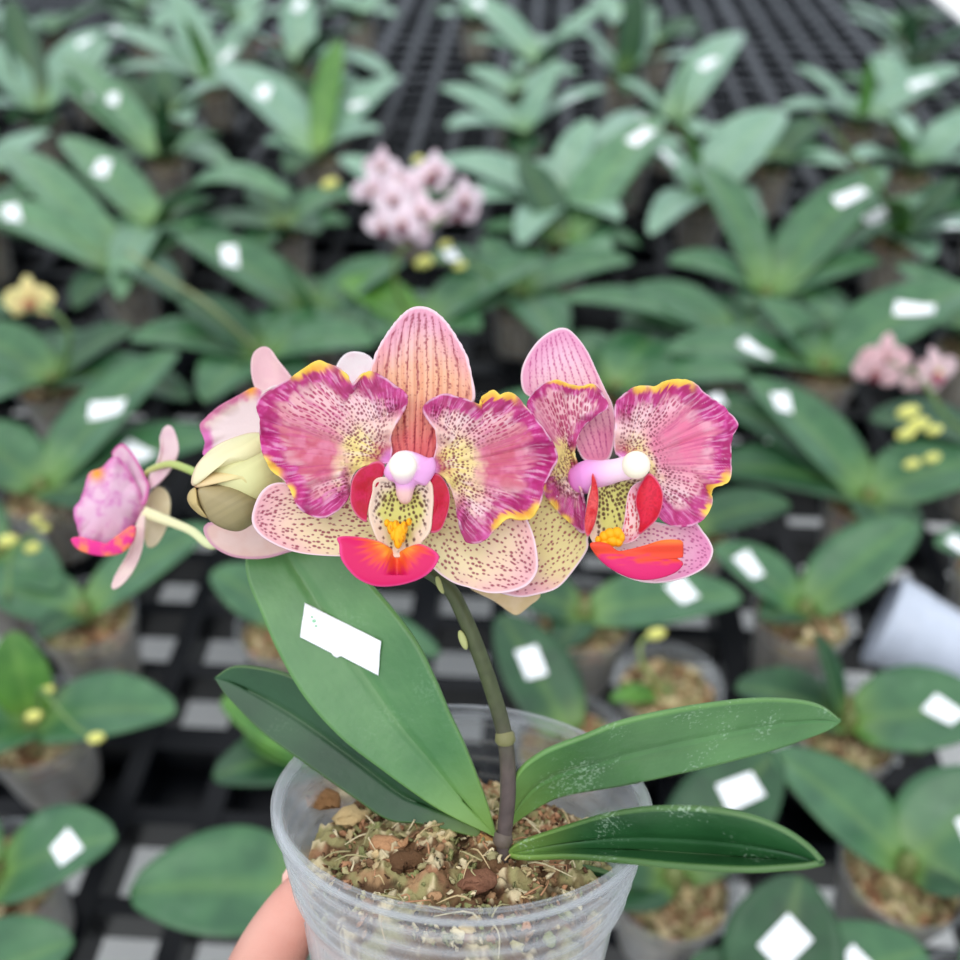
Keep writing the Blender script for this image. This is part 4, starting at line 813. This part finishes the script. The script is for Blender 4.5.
# --- middle band, centre
pk = (C(214, 140, 166), C(252, 238, 244), C(120, 40, 70), C(240, 200, 170)); pkd = (C(170, 60, 100), C(250, 230, 238), C(110, 30, 50), C(230, 180, 120))
fl = []
for k, (x, y) in enumerate(((383, 168), (372, 190), (393, 200), (408, 194), (404, 224), (385, 226), (421, 214), (436, 172), (428, 180), (457, 212), (463, 200), (396, 180), (412, 232))):
    fl.append((x, y, .24 + .008*((k*5) % 3), .05, (random.uniform(-.6, .6), -1, random.uniform(.1, .7)), pk if k % 3 else pkd))
plant('orchid carrying the cluster of many pink speckled flowers', 420, 318, [(338, 282, .12, .06, {'m': Y_}), (545, 262, .14, .066), (480, 330, .11, .06), (350, 345, .11, .06)],
      spike={'path': [(400, 300, .14), (395, 262, .19), (415, 238, .22), (445, 215, .24), (450, 190, .25)], 'fl': fl, 'buds': [(418, 160, .25, .006), (445, 245, .2, .006)], 'col': C(96, 120, 60)})
plant('orchid with yellow buds beside a sticker below the pink cluster', 520, 286, [(430, 256, .14, .06, {**S(.75, 1.0, .013)}), (632, 262, .13, .06), (560, 350, .1, .06), (480, 240, .15, .055)],
      spike={'path': [(480, 268, .15), (455, 262, .17), (425, 262, .18)], 'buds': [(424, 262, .18, .009), (460, 266, .17, .006), (330, 184, .2, .009)]})
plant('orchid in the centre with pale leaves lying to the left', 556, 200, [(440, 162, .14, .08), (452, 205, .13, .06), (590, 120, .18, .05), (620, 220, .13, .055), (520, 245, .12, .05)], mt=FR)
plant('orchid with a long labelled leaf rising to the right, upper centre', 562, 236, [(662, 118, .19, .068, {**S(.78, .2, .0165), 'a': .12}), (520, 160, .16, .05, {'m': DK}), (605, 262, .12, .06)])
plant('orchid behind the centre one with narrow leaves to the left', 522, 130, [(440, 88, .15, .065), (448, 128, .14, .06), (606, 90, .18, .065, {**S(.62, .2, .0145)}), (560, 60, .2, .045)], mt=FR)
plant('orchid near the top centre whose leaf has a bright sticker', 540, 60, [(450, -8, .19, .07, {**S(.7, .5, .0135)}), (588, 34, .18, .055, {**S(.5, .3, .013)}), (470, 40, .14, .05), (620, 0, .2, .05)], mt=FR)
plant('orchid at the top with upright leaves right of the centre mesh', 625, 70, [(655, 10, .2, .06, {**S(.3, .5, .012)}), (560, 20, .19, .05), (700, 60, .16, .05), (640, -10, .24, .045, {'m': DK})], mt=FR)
# --- middle band, right
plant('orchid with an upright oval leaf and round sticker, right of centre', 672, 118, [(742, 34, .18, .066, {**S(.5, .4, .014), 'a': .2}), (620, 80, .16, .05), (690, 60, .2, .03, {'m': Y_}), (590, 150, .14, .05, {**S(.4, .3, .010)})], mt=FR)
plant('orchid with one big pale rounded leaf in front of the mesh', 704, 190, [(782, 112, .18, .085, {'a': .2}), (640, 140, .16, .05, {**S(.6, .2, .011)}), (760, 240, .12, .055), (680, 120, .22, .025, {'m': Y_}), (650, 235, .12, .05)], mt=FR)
plant('orchid right of centre with two parallel leaves rising right, both labelled', 768, 286, [(886, 168, .19, .068, {**S(.68, .4, .0155), 'a': .14}), (925, 196, .15, .05, {**S(.68, .1, .0165), 'a': .1}), (690, 165, .18, .05, {'a': .28}), (668, 262, .13, .062), (880, 262, .12, .06)])
plant('orchid with wide flat leaves above the second flower', 738, 334, [(630, 290, .13, .068), (620, 320, .12, .06), (830, 320, .12, .06, {'m': DK}), (560, 300, .15, .05)])
plant('orchid behind the right flowers with a long labelled leaf reaching right', 826, 358, [(975, 288, .15, .075, {**S(.58, .8, .0155), 'a': .15}), (664, 352, .13, .066, {**S(.45, .9, .0145), 'a': .12}), (900, 330, .12, .06), (760, 300, .14, .05)])
plant('dark leaved orchid at right with two stickers close to the second flower', 872, 488, [(748, 380, .15, .06, {**S(.74, .7, .0135), 'a': .14}), (985, 462, .11, .066), (700, 470, .1, .06, {'m': DK}), (690, 395, .12, .05, {**S(.85, .7, .011), 'm': DK}), (900, 560, .1, .05, {'m': DK})])
mar = (C(130, 40, 60), C(236, 200, 204), C(110, 30, 50), C(220, 160, 150)); plp = (C(226, 200, 170), C(240, 214, 218), C(190, 110, 130), C(236, 226, 150))
plant('orchid with maroon and pale pink flowers and yellow buds at the right', 1000, 442, [(870, 420, .12, .06, {'m': DK}), (1080, 400, .12, .06), (930, 470, .1, .05, {'m': DK})],
      spike={'path': [(950, 420, .16), (930, 392, .19), (915, 372, .2), (885, 362, .21)], 'fl': [(884, 358, .21, .048, (-.3, -1, .4), mar), (876, 372, .2, .045, (-.5, -1, .2), mar), (934, 372, .2, .05, (.5, -1, .3), plp), (922, 380, .19, .04, (-.2, -1, .5), plp)],
             'buds': [(908, 412, .17, .008), (918, 424, .16, .008), (906, 434, .155, .007), (934, 430, .16, .006), (912, 464, .13, .006), (932, 458, .13, .006)]})
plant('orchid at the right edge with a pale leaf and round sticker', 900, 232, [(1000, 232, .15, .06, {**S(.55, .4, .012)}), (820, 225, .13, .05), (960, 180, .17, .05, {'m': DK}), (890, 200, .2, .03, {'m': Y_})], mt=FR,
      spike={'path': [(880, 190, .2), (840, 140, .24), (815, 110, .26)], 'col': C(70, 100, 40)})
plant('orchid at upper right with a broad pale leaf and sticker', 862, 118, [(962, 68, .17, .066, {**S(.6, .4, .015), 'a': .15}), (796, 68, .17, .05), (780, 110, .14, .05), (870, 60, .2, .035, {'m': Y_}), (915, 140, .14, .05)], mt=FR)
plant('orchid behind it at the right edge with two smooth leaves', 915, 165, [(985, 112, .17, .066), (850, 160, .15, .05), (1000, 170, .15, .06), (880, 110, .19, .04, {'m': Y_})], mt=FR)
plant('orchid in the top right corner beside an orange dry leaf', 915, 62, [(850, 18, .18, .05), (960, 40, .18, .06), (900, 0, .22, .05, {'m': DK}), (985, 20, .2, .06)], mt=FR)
plant('orchid hidden behind the two big flowers', 470, 445, [(560, 400, .13, .06), (380, 420, .12, .06), (500, 500, .1, .05)])
plant('orchid standing behind the big bud, mostly hidden', 320, 478, [(230, 470, .12, .06), (420, 470, .11, .06), (330, 540, .1, .05)])
plant('orchid hidden right behind the second flower', 690, 520, [(600, 480, .12, .06), (640, 560, .1, .05), (790, 505, .11, .05, {'m': DK})])
def fillers():
    r_ = np.random.default_rng(21); pts = [np.array(p[0].location)[:2] for p in plants]; k = 0
    for t in range(6000):
        px, py = r_.uniform(-60, 1020), r_.uniform(5, 560)
        if 375 < px < 470 and py < 150: continue
        if 670 < px < 850 and py < 100: continue
        if 480 < px < 560 and py < 45: continue
        if px > 905 and py < 60: continue
        if 430 < px < 520 and 320 < py < 400: continue
        g = G(px, py, .098)
        if min(np.linalg.norm(pts-g[:2], axis=1)) < (.185 if py > 60 else .21) or abs(g[0]) > 2: continue
        pts.append(g[:2]); lv = []; n = r_.integers(3, 5); a0 = r_.uniform(0, 6.28)
        for q in range(n):
            a = a0+q*6.283/n+r_.normal()*.25; ln = r_.uniform(.10, .145); hh = r_.uniform(.10, .15)
            p = np.array([g[0]+ln*math.cos(a), g[1]+ln*math.sin(a), BENCH+hh]); rr = p-CAM; d = np.dot(rr, FW)
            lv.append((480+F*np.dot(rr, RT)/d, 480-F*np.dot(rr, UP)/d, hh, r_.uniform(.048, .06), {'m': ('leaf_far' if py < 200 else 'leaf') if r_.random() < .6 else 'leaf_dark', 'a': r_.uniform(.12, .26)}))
        plant('small unmarked orchid filling a gap in the crowded far rows', px, py, lv); k += 1
    print('FILL', k)
    P = [np.array(p[0].location)[:2] for p in plants]
    for i in range(len(P)):
        for j in range(i):
            if np.linalg.norm(P[i]-P[j]) < .093: print('CLOSE', i, j, [round(float(v)) for v in plants[i][1:]], [round(float(v)) for v in plants[j][1:]], round(float(np.linalg.norm(P[i]-P[j])), 3))
fillers()
# dry orange leaf scraps lying on the mesh
for (px, py, lab) in ((268, 40, 'curled orange dry leaf lying among the pots at the upper left'), (908, 47, 'curled orange dry leaf lying near the top right corner')):
    c = G(px, py, .03); c[2] = BENCH+.011; V, S_, N_ = blade(c+np.array([-.028, 0, 0]), c+np.array([.028, .012, .004]), .026, .35)
    k = 9; n = 22; Fc = [(i*k+j, i*k+j+1, (i+1)*k+j+1, (i+1)*k+j) for i in range(n-1) for j in range(k-1)]
    e = empty('dry_leaf', c); tag(e, lab, 'dry leaf'); o = add('leaf_blade', V.reshape(-1, 3), Fc, mat('dry_leaf_brown', C(190, 92, 48), .7, .2), e); solid(o, .0008)
# empty clear pot lying on its side at the right
def lying_pot(px, py, ang, label):
    g = G(px, py, .045); ax = np.array([math.cos(ang), math.sin(ang), .12]); ax /= np.linalg.norm(ax); u = np.cross(ax, [0, 0, 1]); u /= np.linalg.norm(u); v = np.cross(u, ax)
    e = empty('empty_pot', (g[0], g[1], BENCH)); tag(e, label, 'plant pot')
    c = np.array([g[0], g[1], BENCH+.047])
    fn = lambda x, y, z: c + np.asarray(x)[..., None]*u + np.asarray(y)[..., None]*v + (np.zeros_like(x)+z+.04)[..., None]*ax
    V, Fc = lathe([(r, z) for r, z in pr], 48, fn); o = add('pot_wall', V, Fc, clear_plastic('clear_plastic_empty', .62, C(214, 222, 236), .2, .4), e); solid(o, .0007)
lying_pot(925, 640, R(150), 'empty clear plastic pot lying on its side behind the broad labelled leaf')

# ================================================================== light, world, camera
w = bpy.data.worlds.new('greenhouse_daylight'); bpy.context.scene.world = w; w.use_nodes = True; nt = w.node_tree; bg = nt.nodes['Background']
tc = nt.nodes.new('ShaderNodeTexCoord'); sx = nt.nodes.new('ShaderNodeSeparateXYZ'); nt.links.new(tc.outputs['Generated'], sx.inputs[0])
rp = nt.nodes.new('ShaderNodeValToRGB'); nt.links.new(sx.outputs['Z'], rp.inputs['Fac']); el = rp.color_ramp.elements
el[0].position = 0.0; el[0].color = (.42, .45, .46, 1); el[1].position = .75; el[1].color = (.95, .99, 1.06, 1)
e = el.new(.12); e.color = (.70, .83, 1.04, 1); e = el.new(.4); e.color = (.90, .96, 1.04, 1)
nt.links.new(rp.outputs['Color'], bg.inputs['Color']); bg.inputs['Strength'].default_value = 1.15
sl = bpy.data.lights.new('modelling_sun', 'SUN'); sl.energy = 1.1; sl.angle = R(50); sl.color = (1, .98, .95)  # wide soft sun added for slight modelling in the diffuse daylight
so = bpy.data.objects.new('modelling_sun', sl); COL.objects.link(so); so.rotation_euler = (R(-18), R(20), 0) ; so.rotation_euler = (R(28), R(-12), 0)
cd = bpy.data.cameras.new('camera'); co_ = bpy.data.objects.new('camera', cd); COL.objects.link(co_)
co_.location = tuple(CAM); co_.rotation_euler = (R(90)-PITCH, 0, 0); cd.sensor_width = 36; cd.lens = 36; cd.clip_start = .01; cd.clip_end = 60
cd.dof.use_dof = True; cd.dof.focus_distance = .240; cd.dof.aperture_fstop = 8.0
sc = bpy.context.scene; sc.camera = co_
sc.view_settings.view_transform = 'Standard'; sc.view_settings.look = 'None'; sc.view_settings.gamma = 1; sc.view_settings.use_curve_mapping = False; sc.view_settings.exposure = .2
